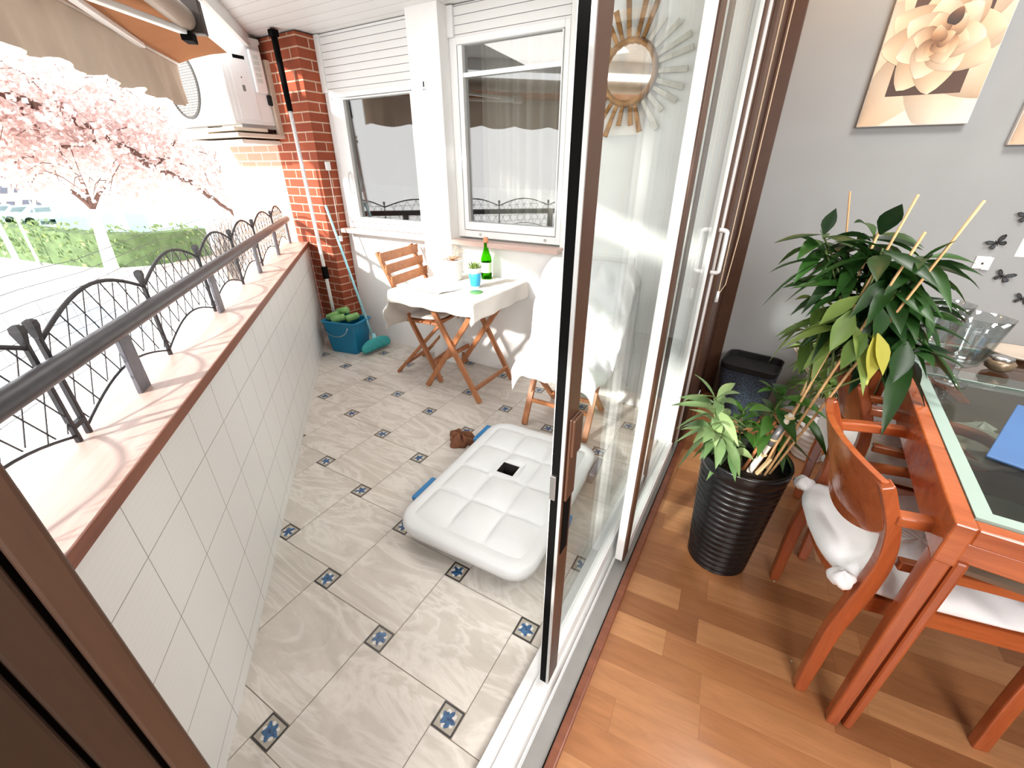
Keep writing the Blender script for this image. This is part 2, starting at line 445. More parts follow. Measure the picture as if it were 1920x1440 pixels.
def clip(poly, p, n):
    out = []
    for i in range(len(poly)):
        a, b = poly[i], poly[(i + 1) % len(poly)]
        da, db = (a[0] - p[0]) * n[0] + (a[1] - p[1]) * n[1], (b[0] - p[0]) * n[0] + (b[1] - p[1]) * n[1]
        if da >= 0: out.append(a)
        if da * db < 0:
            t = da / (da - db); out.append((a[0] + (b[0] - a[0]) * t, a[1] + (b[1] - a[1]) * t))
    return out

#=====PARTS=====
# ================================================================== THE SETTING
YW = 2.48      # window wall
XD = -.17      # inner edge of the door track
YG = 2.92      # grey living-room wall
ZC = 2.2       # balcony ceiling
# --- balcony floor: hopscotch tiling with small flower tiles
LAT = .344; th = R(79.24 + 11.9); A_ = LAT * math.cos(R(11.9)); B_ = LAT * math.sin(R(11.9))
e1 = Vector((math.cos(R(1.14)), math.sin(R(1.14)))); e2 = Vector((-e1.y, e1.x))
C0 = atz(711, 1197); C0 = Vector((C0.x, C0.y))
va = LAT * Vector((math.cos(R(169.24)), math.sin(R(169.24)))); vb = LAT * Vector((math.cos(R(79.24)), math.sin(R(79.24))))
g = MB(); gap = .0012; small = []
def lim(poly):
    poly = clip(poly, (-.285, 0), (-1, 0))
    poly = clip(poly, (0, YW - .001), (0, -1)) if poly else poly
    poly = clip(poly, (PB.x, PB.y), (-PN.x, -PN.y)) if poly else poly
    poly = clip(poly, (0, -1.2), (0, 1)) if poly else poly
    return poly
def quad(c, s, k):
    h = s / 2 - gap
    p = lim([tuple(c + e1 * sx * h + e2 * sy * h) for sx, sy in ((-1, -1), (1, -1), (1, 1), (-1, 1))])
    if len(p) > 2:
        g.k = k; g.add([(x, y, 0) for x, y in p], [tuple(range(len(p)))])
        if k == 1: small.append((len(g.f) - 1, c))
for i in range(-9, 16):
    for j in range(-9, 16):
        c = C0 + va * i + vb * j
        if not (-4.5 < c.x < .6 and -1.8 < c.y < 3): continue
        quad(c, B_, 1)
        quad(c + e1 * (A_ + B_) / 2 + e2 * (A_ - B_) / 2, A_, 0)
g.k = 2
gp = lim([(-5, -1.2), (1, -1.2), (1, 3), (-5, 3)]); g.add([(x, y, -.0015) for x, y in gp], [tuple(range(len(gp)))])
fl = g.build('floor_balcony', [M['tile'], M['inset'], M['grout']])
uvl = fl.data.uv_layers.new(name='UVMap', do_init=True); fl.data.uv_layers.active = uvl; uvl.active_render = True
for fi, c in small:
    for li in fl.data.polygons[fi].loop_indices:
        p = fl.data.vertices[fl.data.loops[li].vertex_index].co; d = Vector((p.x, p.y)) - c
        uvl.data[li].uv = (d.dot(e1) / B_ + .5, d.dot(e2) / B_ + .5)
struct(fl, 'pale stone tiled balcony floor with small blue flower insets', 'floor')
struct(MB().box(XD - .01, 4.2, -2.6, YG + .1, -.05, 0).build('floor', M['plank']), 'warm laminate plank floor of the living room', 'floor')
struct(MB().box(-5.0, -.15, -1.2, 2.7, -.3, -.01).build('floor_slab', M['white_wall']), 'concrete slab under the balcony tiles', 'floor')
# --- parapet
PL = 3.36
pw = MB().pbox(-2.6, PL, 0, .165, -.3, .795).build('wall_parapet', M['ptile'], loc=PB, rz=math.atan2(PU.y, PU.x))
struct(pw, 'low white ribbed tile parapet wall along the balcony', 'wall')
pc = MB(); pc.pbox(-2.6, PL, -.003, .185, .795, .82)
pco = pc.build('trim_1', M['cap_wood'], loc=PB, rz=math.atan2(PU.y, PU.x), bevel=.003)
struct(pco, 'pinkish wooden cap on the parapet', 'parapet cap')
MB().pbox(-2.6, PL, -.006, -.0025, .79, .8205).build('front_edge', M['cap_edge'], pco)
# --- window wall built around its two openings
ww = MB()
ww.box(-3.06, -.27, YW, YW + .12, 0, .94)
ww.box(-3.06, -.27, YW + .06, YW + .12, 2.06, 2.25)
ww.box(-1.13, -.27, YW, YW + .12, .94, 2.25)
ww.box(-2.2, -1.90, YW, YW + .12, .94, 2.25)
struct(ww.build('wall_windows', M['white_wall']), 'white rendered end wall with the two balcony windows', 'wall')
struct(MB().box(-2.145, -1.905, 2.385, YW, .0, 2.25).build('trim_2', M['white_wall'], bevel=.004), 'white square column between the two windows', 'column')
struct(MB().box(-.645, -.285, 2.45, YW, 0, 2.25).build('trim_3', M['white_wall']), 'shallow white pier beside the sliding door', 'pier')
struct(MB().box(-1.1, -.645, 2.445, YW, .885, .93).build('trim_4', M['white_wall'], bevel=.006), 'narrow white ledge below the sunburst mirror', 'ledge')
for nm, x0, x1, lb in (('trim_5', -3.03, -2.146, 'pinkish wooden sill under the left window'), ('trim_6', -1.904, -1.10, 'pinkish wooden sill under the right window')):
    struct(MB().box(x0, x1, 2.385, YW, .912, .943).build(nm, M['cap_wood'], bevel=.003), lb, 'window sill')
# dim rooms behind the windows
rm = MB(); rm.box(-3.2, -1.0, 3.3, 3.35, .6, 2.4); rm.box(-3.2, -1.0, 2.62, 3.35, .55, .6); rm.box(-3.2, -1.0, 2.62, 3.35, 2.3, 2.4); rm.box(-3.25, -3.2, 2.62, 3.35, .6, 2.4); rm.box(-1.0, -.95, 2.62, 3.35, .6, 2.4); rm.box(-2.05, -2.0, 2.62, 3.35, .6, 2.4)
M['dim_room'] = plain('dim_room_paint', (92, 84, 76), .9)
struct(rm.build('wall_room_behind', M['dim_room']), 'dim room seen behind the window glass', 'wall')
M['window_glass'] = pane('window_glass', (.8, .81, .8), .19, 1.0)
def window(name, label, x0, x1, z0, z1, gx0, gx1, gz0, gz1, side, mull=None):
    root = thing(name, label, 'window', ((x0 + x1) / 2, YW, z0), kind='structure')
    f = MB(); y0, y1 = YW - .005, YW + .055
    f.box(x0, x0 + .05, y0, y1, z0, z1); f.box(x1 - .03, x1, y0, y1, z0, z1); f.box(x0 + .05, x1 - .03, y0, y1, z0, z0 + .045); f.box(x0 + .05, x1 - .03, y0, y1, z1 - .035, z1)
    f.build('window_frame', M['white_alu'], root, bevel=.003)
    s = MB(); y0, y1 = YW - .014, YW + .04
    s.box(x0 + .062, gx0, y0, y1, z0 + .05, z1 - .04); s.box(gx1, x1 - .032, y0, y1, z0 + .05, z1 - .04)
    s.box(gx0, gx1, y0, y1, z0 + .05, gz0); s.box(gx0, gx1, y0, y1, gz1, z1 - .04)
    so = s.build('sash', M['white_alu'], root, bevel=.002)
    MB().box(x0 + .0505, x0 + .0615, YW + .0, YW + .03, z0 + .05, z1 - .04).build('shadow_gap', M['black_rubber'], root)
    p = MB().box(gx0 - .005, gx1 + .005, YW + .012, YW + .018, gz0 - .005, gz1 + .005).build('pane', M['window_glass'], so)
    if mull: MB().box(gx0, gx1, YW - .006, YW + .01, mull - .011, mull + .011).build('glazing_bar', M['white_alu'], so)
    for xx in (x0 + .18, x1 - .1):
        MB().lathe([(0, 0), (.009, 0), (.009, .004), (0, .004)], (xx, YW - .0055, z0 + .022), 12, ax=Matrix.Rotation(R(90), 3, 'X')).build('drain_plug', M['grey_alu'], root)
    sh = MB(); sh.box(x0 + .04, x1, YW - .002, YW + .03, z1, ZC - .005)
    sh.build('roller_shutter', M['shutter'], root)
    MB().box(x0 - .005, x0 + .04, YW - .02, YW + .05, z1, ZC - .005).build('guide_rail', M['white_alu'], root, bevel=.003)
    return root, so
w1, s1 = window('window_1', 'left white window with a partly lowered shutter and dark glass', -3.06, -2.147, .945, 1.86, -2.872, -2.235, 1.028, 1.81, 1)
hd = MB(); hd.tube(smoothpath([(-2.905, YW - .014, 1.20), (-2.905, YW - .04, 1.215), (-2.9, YW - .05, 1.28), (-2.905, YW - .04, 1.335), (-2.905, YW - .014, 1.35)]), .008, 8)
hd.build('handle', M['white_plastic'], s1, smooth=True)
w2, s2 = window('window_2', 'right white window with glazing bar and sheer curtain behind', -1.90, -1.13, .955, 2.05, -1.806, -1.168, 1.055, 2.012, 1, 1.868)
# --- brick pier and outer brick wall
struct(MB().box(-3.52, -3.065, 2.318, 2.62, -.3, 2.19).build('wall_brick_pier', [M['brick_y'], M['brick_x']]), 'red brick pier at the end of the parapet', 'brick pier')
bp = bpy.data.objects['wall_brick_pier'].data
for f in bp.polygons: f.material_index = 1 if abs(f.normal.y) > .5 else 0
struct(MB().box(-4.45, -3.52, 2.33, 2.6, -3, 2.19).build('wall_brick_outer', M['brick_sunlit']), 'brick house wall painted sunlit pale beyond the parapet', 'brick wall')
# --- ceiling of the balcony
cp = clip(clip([(-5.2, -1.4), (-.16, -1.4), (-.16, 2.6), (-5.2, 2.6)], tuple(pp(0, .12, 0))[:2], (-PN.x, -PN.y)), (0, 2.6), (0, -1))
c = MB(); n = len(cp)
c.add([(x, y, ZC) for x, y in cp] + [(x, y, ZC + .12) for x, y in cp], [tuple(range(n)), tuple(range(n, 2 * n))] + [(i, (i + 1) % n, n + (i + 1) % n, n + i) for i in range(n)])
struct(c.build('ceiling_balcony', M['ceil_slat']), 'white slatted ceiling of the balcony', 'ceiling')
struct(MB().pbox(-1.5, 3.6, .10, .13, 2.12, 2.34).build('trim_7', M['white_alu'], bevel=.003), 'white edge board of the balcony ceiling', 'fascia')
# --- living-room shell
struct(MB().box(-.335, 4.2, YG, YG + .1, 0, 2.6).build('wall_back', M['grey_wall']), 'pale grey living-room wall', 'wall')
struct(MB().box(4.2, 4.3, -2.6, YG + .1, 0, 2.6).build('wall_right', M['grey_wall']), 'far right wall of the living room', 'wall')
struct(MB().box(-.3, 4.3, -2.7, -2.6, 0, 2.6).build('wall_front', M['grey_wall']), 'wall behind the viewer', 'wall')
struct(MB().box(-.3, 4.3, -2.7, YG + .1, 2.6, 2.7).build('ceiling', M['white_wall']), 'white ceiling of the living room', 'ceiling')
struct(MB().box(-.3, -.17, -2.7, -.55, 0, 2.6).build('wall_left', M['grey_wall']), 'wall left of the viewer beside the door opening', 'wall')
struct(MB().box(-.3, -.175, -2.7, YG, 2.28, 2.6).build('wall_lintel', M['grey_wall']), 'wall strip above the sliding door', 'wall')
# --- sliding door: track, leaves, jambs
tr = MB(); tr.box(-.335, -.3, -.6, YW, -.01, .022); tr.box(-.3, -.172, -.6, 2.5, -.01, .012); tr.box(-.245, -.24, -.6, 2.5, .012, .028); tr.box(-.3, -.296, -.6, 2.5, .012, .03)
tro = struct(tr.build('trim_8', M['white_alu'], bevel=.002), 'grey and white aluminium bottom track of the sliding door', 'door track')
MB().box(-.238, -.192, -.6, 2.5, .0118, .0135).build('grey_channel', plain('track_grey', (152, 152, 150), .5, .3, .08, 10), tro)
MB().box(-.1915, -.1875, -.6, 2.5, .0118, .0145).build('dark_gasket', M['black_rubber'], tro)
struct(MB().box(-.1875, -.162, -.6, YG, -.01, .026).build('trim_9', M['cap_edge'], bevel=.004), 'brown wooden threshold strip beside the door track', 'threshold')
M['door_glass'] = pane('door_glass', (.95, .975, .965), .02, .6)
def leaf(name, label, x0, x1, y0, y1, near=.075, farw=.075, z0=.03, z1=2.26, gap=True):
    root = thing(name, label, 'sliding door', ((x0 + x1) / 2, (y0 + y1) / 2, z0), kind='structure')
    xm = x1 - .007
    o = MB(); i = MB()
    for (a, b, c, d) in ((y0, y0 + near, z0, z1), (y1 - farw, y1, z0, z1)):
        o.box(x0, xm, a, b, c, d); i.box(xm, x1, a + .001, b, c, d)
    o.box(x0, xm, y0 + near, y1 - farw, z0, z0 + .06); o.box(x0, xm, y0 + near, y1 - farw, z1 - .07, z1)
    i.box(xm, x1, y0 + near, y1 - farw, z1 - .07, z1)
    o.box(xm, x1, y0 + near, y1 - farw, z0, z0 + .06)
    fo = o.build('outer_frame', M['white_alu'], root, bevel=.002)
    tag(fo, 'white outer frame')
    tag(i.build('inner_stile', M['brown_alu'], root, bevel=.002), 'brown inner face of the frame')
    MB().box((x0 + x1) / 2 - .004, (x0 + x1) / 2 + .004, y0 + near - .004, y1 - farw + .004, z0 + .055, z1 - .065).build('pane', M['door_glass'], root)
    return root
d1 = leaf('door_1', 'nearest sliding glass leaf with brown inner stile and black edge seal', -.292, -.262, .655, 1.75, .06)
MB().box(-.289, -.271, .6535, .6555, .03, 2.26).build('edge_seal', M['black_rubber'], d1)
MB().box(-.270, -.2625, .652, .6555, .03, 2.26).build('edge_strip', M['grey_alu'], d1)
lt = MB(); lt.box(-.289, -.276, .647, .654, .735, .80); lt.build('latch_plate', M['chrome'], d1, bevel=.001)
hp = MB(); hp.box(-.262, -.255, .662, .706, .73, .94); hpo = hp.build('handle_plate', M['brown_alu'], d1, bevel=.002)
MB().box(-.255, -.248, .662, .706, .85, .94).build('finger_grip', M['brown_alu'], hpo, bevel=.003)
MB().box(-.2619, -.2605, .666, .702, .56, .73).build('recess', M['black_rubber'], d1)
d2 = leaf('door_2', 'second sliding glass leaf standing behind the nearest one', -.240, -.205, 1.19, 2.10, .06, .085)
def dhandle(parent, x, y, z0, z1, sgn, nm='door_handle'):
    q = MB(); w_ = .032 * sgn
    q.tube(smoothpath([(x, y, z0), (x + w_ * .9, y, z0 + .004), (x + w_, y, z0 + .03), (x + w_, y, z1 - .03), (x + w_ * .9, y, z1 - .004), (x, y, z1)], 5), .0095, 8)
    return tag(q.build(nm, M['white_plastic'], parent, smooth=True), 'white handle')
dhandle(d2, -.205, 2.045, .975, 1.15, 1)
dhandle(d2, -.240, 2.045, .975, 1.15, -1)
struct(MB().box(-.335, -.198, 2.102, 2.15, .0, 2.28).build('trim_10', M['white_alu'], bevel=.003), 'white fixed jamb at the far end of the sliding door', 'door jamb')
jb = MB(); jb.box(-.335, -.192, 2.15, YG, 0, 2.6)
struct(jb.build('trim_11', M['brown_alu']), 'brown wood panelled reveal between door and grey wall', 'reveal')
fr = thing('trim_12', 'brown architrave boards beside the far door jamb', 'door frame', (-.18, 2.3, 0), kind='structure')
for y0, y1 in ((2.152, 2.26), (2.27, 2.45)):
    MB().box(-.1925, -.176, y0, y1, 0, 2.6).build('architrave_board', M['brown_alu'], fr, bevel=.003)
struct(MB().box(-.192, -.118, YG - .016, YG, 0, 2.6).build('trim_shade_strip', M['brown_alu'], bevel=.003), 'brown vertical strip standing in for soft shade on the left edge of the grey wall', 'shade strip')  # added dark strip in place of the soft shadow in the wall corner
# near jamb right beside the viewer
nj = thing('trim_13', 'dark brown door jamb close to the viewer on the left', 'door jamb', (-.25, -.06, 0), kind='structure')
J0 = .012
MB().box(-.28, -.245, -.002, J0, 0, 2.4).build('jamb_board', wood('jamb_front', (64, 45, 34), (80, 58, 45), .5, 'z'), nj, bevel=.002)
MB().box(-.285, -.25, -.56, -.002, 0, 2.4).build('jamb_core', M['black_rubber'], nj)
MB().box(-.25, -.2455, -.0215, -.0045, 0, 2.4).build('jamb_board', wood('jamb_second', (44, 30, 22), (56, 40, 30), .5, 'z'), nj, bevel=.002)
MB().box(-.25, -.243, -.55, -.0235, 0, 2.4).build('jamb_board', M['dark_brown'], nj, bevel=.002)
# ================================================================== BALCONY THINGS
# --- handrail
rl = thing('handrail', 'thick grey tubular handrail on flat posts along the parapet cap', 'handrail', pp(1.5, .13, .82))
pts = [pp(a, .13, 1.0) for a in (-1.6, .5, 1.5, 2.5, 3.40)]
MB().tube(pts, .0235, 20).build('rail', M['rail_grey'], rl, smooth=True)
MB().tube([pp(3.40, .13, 1.0), pp(3.412, .13, 1.0)], [.0235, .012], 20).build('end_cap', M['rail_grey'], rl, smooth=True)
for a in (-.12, .605, 1.36, 2.16, 2.78, 3.335):
    MB().pbox(a - .028, a + .028, .124, .136, .8195, .985).build('post', M['post_grey'], rl, bevel=.002)
# --- wrought-iron fence
ir = thing('iron_fence', 'wrought iron fence with arched tops and diamond lattice along the parapet', 'fence', pp(1.5, .158, .82))
FO = .158
def arch(a0, a1, z0, rise, n=14): return [pp(a0 + (a1 - a0) * k / n, FO, z0 + rise * math.sin(math.pi * k / n)) for k in range(n + 1)]
fp = [-.62, -.12, .345, .385, .875, 1.375, 1.875, 2.375, 2.965]
ZT, ZB = 1.050, .835
for k, a in enumerate(fp):
    q = MB(); q.pbox(a - .0055, a + .0055, FO - .0055, FO + .0055, .8195, 1.06)
    po = q.build('post', M['iron'], ir, bevel=.002)
    f = MB(); f.add([pp(a + sx * w_, FO + sy * w_, z) for w_, z in ((.0045, 1.055), (.0095, 1.085), (.0085, 1.096), (.003, 1.10)) for sx, sy in ((-1, -1), (1, -1), (1, 1), (-1, 1))],
          [(i * 4 + j, i * 4 + (j + 1) % 4, i * 4 + 4 + (j + 1) % 4, i * 4 + 4 + j) for i in range(3) for j in range(4)] + [(12, 13, 14, 15)])
    f.build('finial', M['iron'], po)
MB().pbox(.345, .385, FO - .006, FO + .006, .852, .864).build('clamp', M['iron'], ir)
bays = [(-.62, -.12), (-.12, .345), (.385, .875), (.875, 1.375), (1.375, 1.875), (1.875, 2.375), (2.375, 2.965), (2.965, 3.40)]
for a0, a1 in bays:
    MB().tube(arch(a0, a1, ZT, .065), .0052, 8).build('top_arch', M['iron'], ir, smooth=True)
    MB().tube(arch(a0, a1, ZB, .055), .0035, 6).build('bottom_arch', M['iron'], ir, smooth=True)
    lat = MB(); w_ = a1 - a0; N = 7
    def zt(a): return ZT + .065 * math.sin(math.pi * (a - a0) / w_)
    def zb(a): return ZB + .055 * math.sin(math.pi * (a - a0) / w_)
    hgt = .24
    for sgn in (1, -1):
        for k in range(-5, N + 6):
            # slanted wire clipped to the bay between the two arches
            st = a0 + w_ * (k + .5) / N; pl = []
            for q in range(25):
                t = q / 24; a = st + sgn * t * .19; z = ZB - .01 + t * .31
                if a0 <= a <= a1 and zb(a) <= z <= zt(a): pl.append(pp(a, FO + sgn * .0016, z))
            if len(pl) > 2: lat.tube([pl[0], pl[-1]], .0018, 5)
    lat.build('lattice', M['iron'], ir)
# --- thin wire netting further out
wn = thing('wire_netting', 'thin wire netting strung outside the iron fence', 'wire net', pp(1, .75, .3))
w = MB()
for k in range(9):
    z = 1.02 - k * .055
    w.tube([pp(.1 + 4.9 * t / 12, .75, z - .012 * math.sin(t * 1.9)) for t in range(13)], .0014, 4)
w.build('long_wires', M['iron'], wn)
w = MB()
for k in range(54):
    a = .12 + k * .09
    w.tube([pp(a, .75, 1.02 - .055 * 2), pp(a + .02, .75, .58)], .0009, 4)
w.build('cross_wires', M['iron'], wn)
for a in (.1, 5.0): MB().tube([pp(a, .75, -3), pp(a, .75, 1.05)], .012, 6).build('post', M['iron'], wn)
# --- air conditioner
ac = thing('air_conditioner', 'white outdoor air conditioner unit mounted high on the brick wall', 'air conditioner', (-3.86, 2.13, 1.65))
ax0, ax1, ay0, ay1, az0, az1 = -4.30, -3.432, 1.975, 2.285, 1.655, 2.165
MB().box(ax0, ax1, ay0, ay1, az0, az1).build('casing', M['white_plastic'], ac, bevel=.012, seg=3)
MB().box(ax0 - .004, ax1 + .004, ay0 - .004, ay1 + .004, az1 - .022, az1 + .012).build('lid', M['white_plastic'], ac, bevel=.006)
gr = MB(); gc = Vector((-3.97, ay0 - .012, 1.915))
gr.lathe([(.20, 0), (.214, 0), (.214, .012), (.20, .012), (.20, 0)], gc + Vector((0, .012, 0)), 40, ax=Matrix.Rotation(R(90), 3, 'X'), cap=False)
for k in range(-12, 13):
    z = k * .016; hw = math.sqrt(max(.0, .205 ** 2 - z * z))
    gr.tube([gc + Vector((-hw, 0, z)), gc + Vector((hw, 0, z))], .0022, 5)
gr.build('fan_grille', plain('grille_dark', (64, 60, 56), .6), ac)
MB().lathe([(0, 0), (.2, 0), (.2, .002), (0, .002)], gc + Vector((0, .0115, 0)), 40, ax=Matrix.Rotation(R(90), 3, 'X')).build('fan_opening', plain('fan_shadow', (176, 170, 164), .8), ac)
sp = MB().box(ax1, ax1 + .004, ay0 + .03, ay1 - .02, az0 + .02, az1 - .04).build('side_panel', M['white_plastic'], ac, bevel=.002)
MB().box(ax1 + .004, ax1 + .0075, ay0 + .06, ay0 + .20, az0 + .03, az1 - .06).build('service_cover', M['white_plastic'], sp, bevel=.006)
MB().box(ax1 + .006, ax1 + .0085, ay0 + .095, ay0 + .175, az1 - .125, az1 - .105).build('grip_slot', M['black_rubber'], sp)
st = MB().box(ax1 + .004, ax1 + .03, ay0 + .205, ay0 + .29, az0 + .2, az1 - .06).build('valve_cover', M['white_plastic'], sp, bevel=.008)
stk = MB()
for k in range(5): stk.box(ax1 + .03, ax1 + .0308, ay0 + .222, ay0 + .262, az1 - .115 - k * .034, az1 - .09 - k * .034)
stk.build('sticker', plain('pale_sticker', (208, 216, 212), .5), st)
MB().box(ax1 + .0075, ax1 + .009, ay0 + .115, ay0 + .135, az0 + .2, az0 + .235).build('rating_plate', plain('grey_plate', (120, 120, 118), .5), sp)
MB().box(ax1 + .0075, ax1 + .010, ay0 + .118, ay0 + .126, az0 + .275, az0 + .283).build('lock', M['chrome'], sp)
MB().box(ax1 - .02, ax1 + .02, ay0 + .28, ay1 + .04, az0 + .13, az0 + .195).build('pipe_wrap', M['black_fabric'], ac, bevel=.01)
bk = thing('wall_bracket', 'beige bracket and shelf boards carrying the white air conditioner', 'bracket', (-3.86, 2.15, 1.55))
MB().box(-4.25, -3.40, 1.96, 2.33, 1.575, 1.60).build('shelf_board', plain('beige_board', (214, 196, 180), .7), bk, bevel=.003)
MB().box(-3.78, -3.415, 1.95, 2.2, 1.612, 1.634).build('loose_plank', plain('cream_plank', (226, 214, 196), .7), bk, bevel=.003)
MB().box(-4.2, -3.80, 1.97, 2.2, 1.601, 1.62).build('loose_plank', plain('weathered_plank', (176, 156, 138), .8), bk)
MB().box(-3.70, -3.44, 2.03, 2.3, 1.634, 1.654).build('foot', M['grey_alu'], bk)
MB().box(-4.25, -3.9, 2.03, 2.3, 1.6205, 1.654).build('foot', M['grey_alu'], bk)
b_ = MB()
for y0, y1, z0, z1 in ((2.285, 2.33, 1.60, 2.06),): b_.box(-3.445, -3.405, y0, y1, z0, z1)
b_.build('upright', plain('beige_frame', (206, 188, 170), .7), bk)
MB().box(-4.2, -3.47, 2.02, 2.33, 1.535, 1.562).build('shelf_board', plain('brace_white', (226, 220, 214), .6), bk, bevel=.003)
# --- awning
aw = thing('awning', 'beige fabric awning with scalloped valance above the handrail', 'awning', pp(1.5, .35, 2.0))
AO = .50
def val(u, v):
    a = -1.2 + u * 4.27; z1 = 1.957 + .002 * a
    drop = .228 + .026 * abs(math.sin((a + .05) * math.pi / .34)) - .012
    z = z1 - v * drop
    return pp(a, AO + .014 * math.sin(a * 21) * v + .012 * math.sin(a * 47 + 1) * v - .01 * v, z)
MB().grid(170, 8, val).build('valance', M['awning'], aw, smooth=True)
MB().grid(40, 4, lambda u, v: pp(-1.2 + u * 4.27, AO - v * (AO - .20), 1.962 + v * .075 + .01 * math.sin(v * 3.1))).build('canopy', M['canopy'], aw, smooth=True)
MB().pbox(-1.2, 3.09, AO - .012, AO + .012, 1.955, 1.985).build('front_bar', plain('front_bar_paint', (196, 186, 176), .5), aw, bevel=.004)
MB().tube([pp(-1.2, .205, 2.035), pp(2.32, .205, 2.035)], .05, 20).build('roller', plain('roller_taupe', (150, 136, 122), .5), aw, smooth=True)
arm = MB(); arm.beam(pp(2.36, .21, 1.985), pp(1.66, .40, 1.955), .034, .026); ao = arm.build('arm', M['white_alu'], aw, bevel=.004)
ar2 = MB(); ar2.beam(pp(1.70, .41, 1.945), pp(2.55, .495, 1.955), .03, .024); ar2.build('arm', M['white_alu'], aw, bevel=.004)
MB().box(1.60, 1.70, .375, .425, 1.925, 1.985, pp).build('elbow', plain('beige_elbow', (216, 206, 190), .5), ao, bevel=.008)
brk = MB(); brk.pbox(2.33, 2.39, .13, .24, 1.98, 2.12); brk.build('mounting_plate', M['dark_brown'], aw, bevel=.004)
brk = MB(); brk.pbox(2.31, 2.40, .19, .24, 1.945, 1.985); brk.build('joint', M['black_rubber'], aw, bevel=.004)
# --- pole leaning on the brick pier
a_, b2 = aty(511, 52, 2.24), aty(542, 168, 2.255)
base = Vector((-3.06, 2.20, 0.01)); top = aty(511, 55, 2.235)
dv = (top - base)
pl_ = thing('awning_crank_pole', 'long white pole with black rubber sleeve leaning against the brick pier', 'pole', base)
MB().tube([base, base + dv * .80], .0135, 12).build('tube', M['white_alu'], pl_, smooth=True)
MB().tube([base + dv * .79, base + dv * .985], [.0185, .021], 14).build('sleeve', M['black_rubber'], pl_, smooth=True)
MB().beam(base + dv * .982, base + dv * 1.0, .05, .05, (1, 0, 0)).build('head', M['black_rubber'], pl_, bevel=.006)
MB().beam(base + dv * .255, base + dv * .30, .04, .034, (1, 0, 0)).build('clamp', M['black_rubber'], pl_, bevel=.003)
# --- shutter strap
stp = thing('shutter_strap', 'thin white shutter strap hanging beside the brick pier', 'strap', (-3.045, 2.40, 1.0))
MB().box(-3.062, -3.04, 2.365, 2.405, 1.36, 1.42).build('guide', M['white_plastic'], stp, bevel=.006)
MB().tube([(-3.05, 2.385, 1.37), (-3.046, 2.385, 1.1), (-3.05, 2.385, .88)], .0035, 6).build('cord', plain('grey_cord', (206, 200, 192), .8), stp)
MB().box(-3.062, -3.04, 2.37, 2.40, .84, .885).build('cleat', M['white_plastic'], stp, bevel=.006)
# --- thermometer on the column
tm = thing('wall_thermometer', 'small white thermometer on the column between the windows', 'thermometer', (-2.035, 2.38, 1.82))
MB().box(-2.05, -2.02, 2.378, 2.3855, 1.79, 1.85).build('case', M['white_plastic'], tm, bevel=.004)
MB().box(-2.0395, -2.0315, 2.3765, 2.379, 1.815, 1.842).build('scale', M['black_rubber'], tm)
MB().box(-2.043, -2.027, 2.3765, 2.379, 1.797, 1.807).build('badge', M['grey_alu'], tm)
# --- sunburst mirror
mc = Vector((-.787, 2.43, 1.789))
sm = thing('sunburst_mirror', 'round mirror with golden sunburst rays hanging on the white end wall', 'mirror', mc)
rot = Matrix.Rotation(R(90), 3, 'X')
MB().lathe([(.112, -.012), (.128, -.01), (.140, .004), (.132, .018), (.119, .022), (.112, .012), (.112, -.012)], mc, 48, lambda r, z, a: r * (1 + .015 * math.sin(a * 23)), rot, False).build('rim', M['gold'], sm, smooth=True)
MB().lathe([(0, .004), (.06, .004), (.1135, .004), (.1135, -.012), (0, -.012)], mc, 48, None, rot).build('mirror_glass', M['mirror'], sm)
for k in range(26):
    an = 2 * math.pi * k / 26 + rnd.uniform(-.05, .05); L = rnd.choice((.05, .09, .13, .15))
    deg = math.degrees(an) % 360
    if 60 < deg < 120: L = rnd.choice((.13, .15, .17))
    pale = deg < 58 or deg > 290
    if pale: L = rnd.choice((.11, .14, .16))
    d = Vector((math.cos(an), 0, math.sin(an))); a = mc + d * .125 + Vector((0, .004, 0)); b = mc + d * (.13 + L) + Vector((0, .004, 0))
    q = MB().beam(a, b, .016, .012, (0, 1, 0), .025, .012)
    tag(q.build('ray', M['gold_washed'] if pale else M['gold'], sm, bevel=.001), 'ray painted washed out by light' if pale else None)
# --- curtain behind the right window
def cur(u, v):
    x = -1.85 + u * .72; z = .75 + v * 1.45
    return Vector((x, 2.72 + .03 * math.sin(u * 46) + .014 * math.sin(u * 101 + v), z))
cu = MB().grid(150, 4, cur).build('curtain', M['curtain'], smooth=True)
tag(cu, 'sheer pale curtain hanging behind the right window', 'curtain')

# --- folding table
FT = thing('folding_table', 'small wooden folding table with crossed legs by the end wall', 'table', (-1.64, 2.165, 0))
x0, x1, y0, y1 = -1.872, -1.408, 1.96, 2.372
ztop = .70
for y, s in ((y0, -1), (y1, 1)):
    a = MB().beam((x0 + .09, y - .012 * s, ztop - .04), (x1, y - .012 * s, .0), .022, .036, (0, 1, 0))
    MBv = a; a = MB().beam((-1.80, y - .0, ztop - .025), (x1, y - .0, 0.003), .034, .02, (0, 1, 0)); a.build('leg', M['acacia_z'], FT, bevel=.002)
    b = MB().beam((-1.40, y + .024 * -s, ztop - .025), (x0, y + .024 * -s, 0.003), .034, .02, (0, 1, 0)); b.build('leg', M['acacia_z'], FT, bevel=.002)
MB().beam((x1 - .045, y0, .085), (x1 - .045, y1, .085), .014, .05, (.5, 0, 1)).build('stretcher', M['acacia'], FT, bevel=.002)
MB().beam((x0 + .10, y0 + .02, .20), (x0 + .10, y1 - .02, .20), .016, .03).build('stretcher', M['acacia'], FT, bevel=.002)
tt = MB()
for k in range(5): tt.box(-1.86, -1.36, y0 - .1 + k * .117, y0 - .1 + k * .117 + .108, ztop - .018, ztop - .002)
tt.build('tabletop', M['acacia'], FT, bevel=.002)
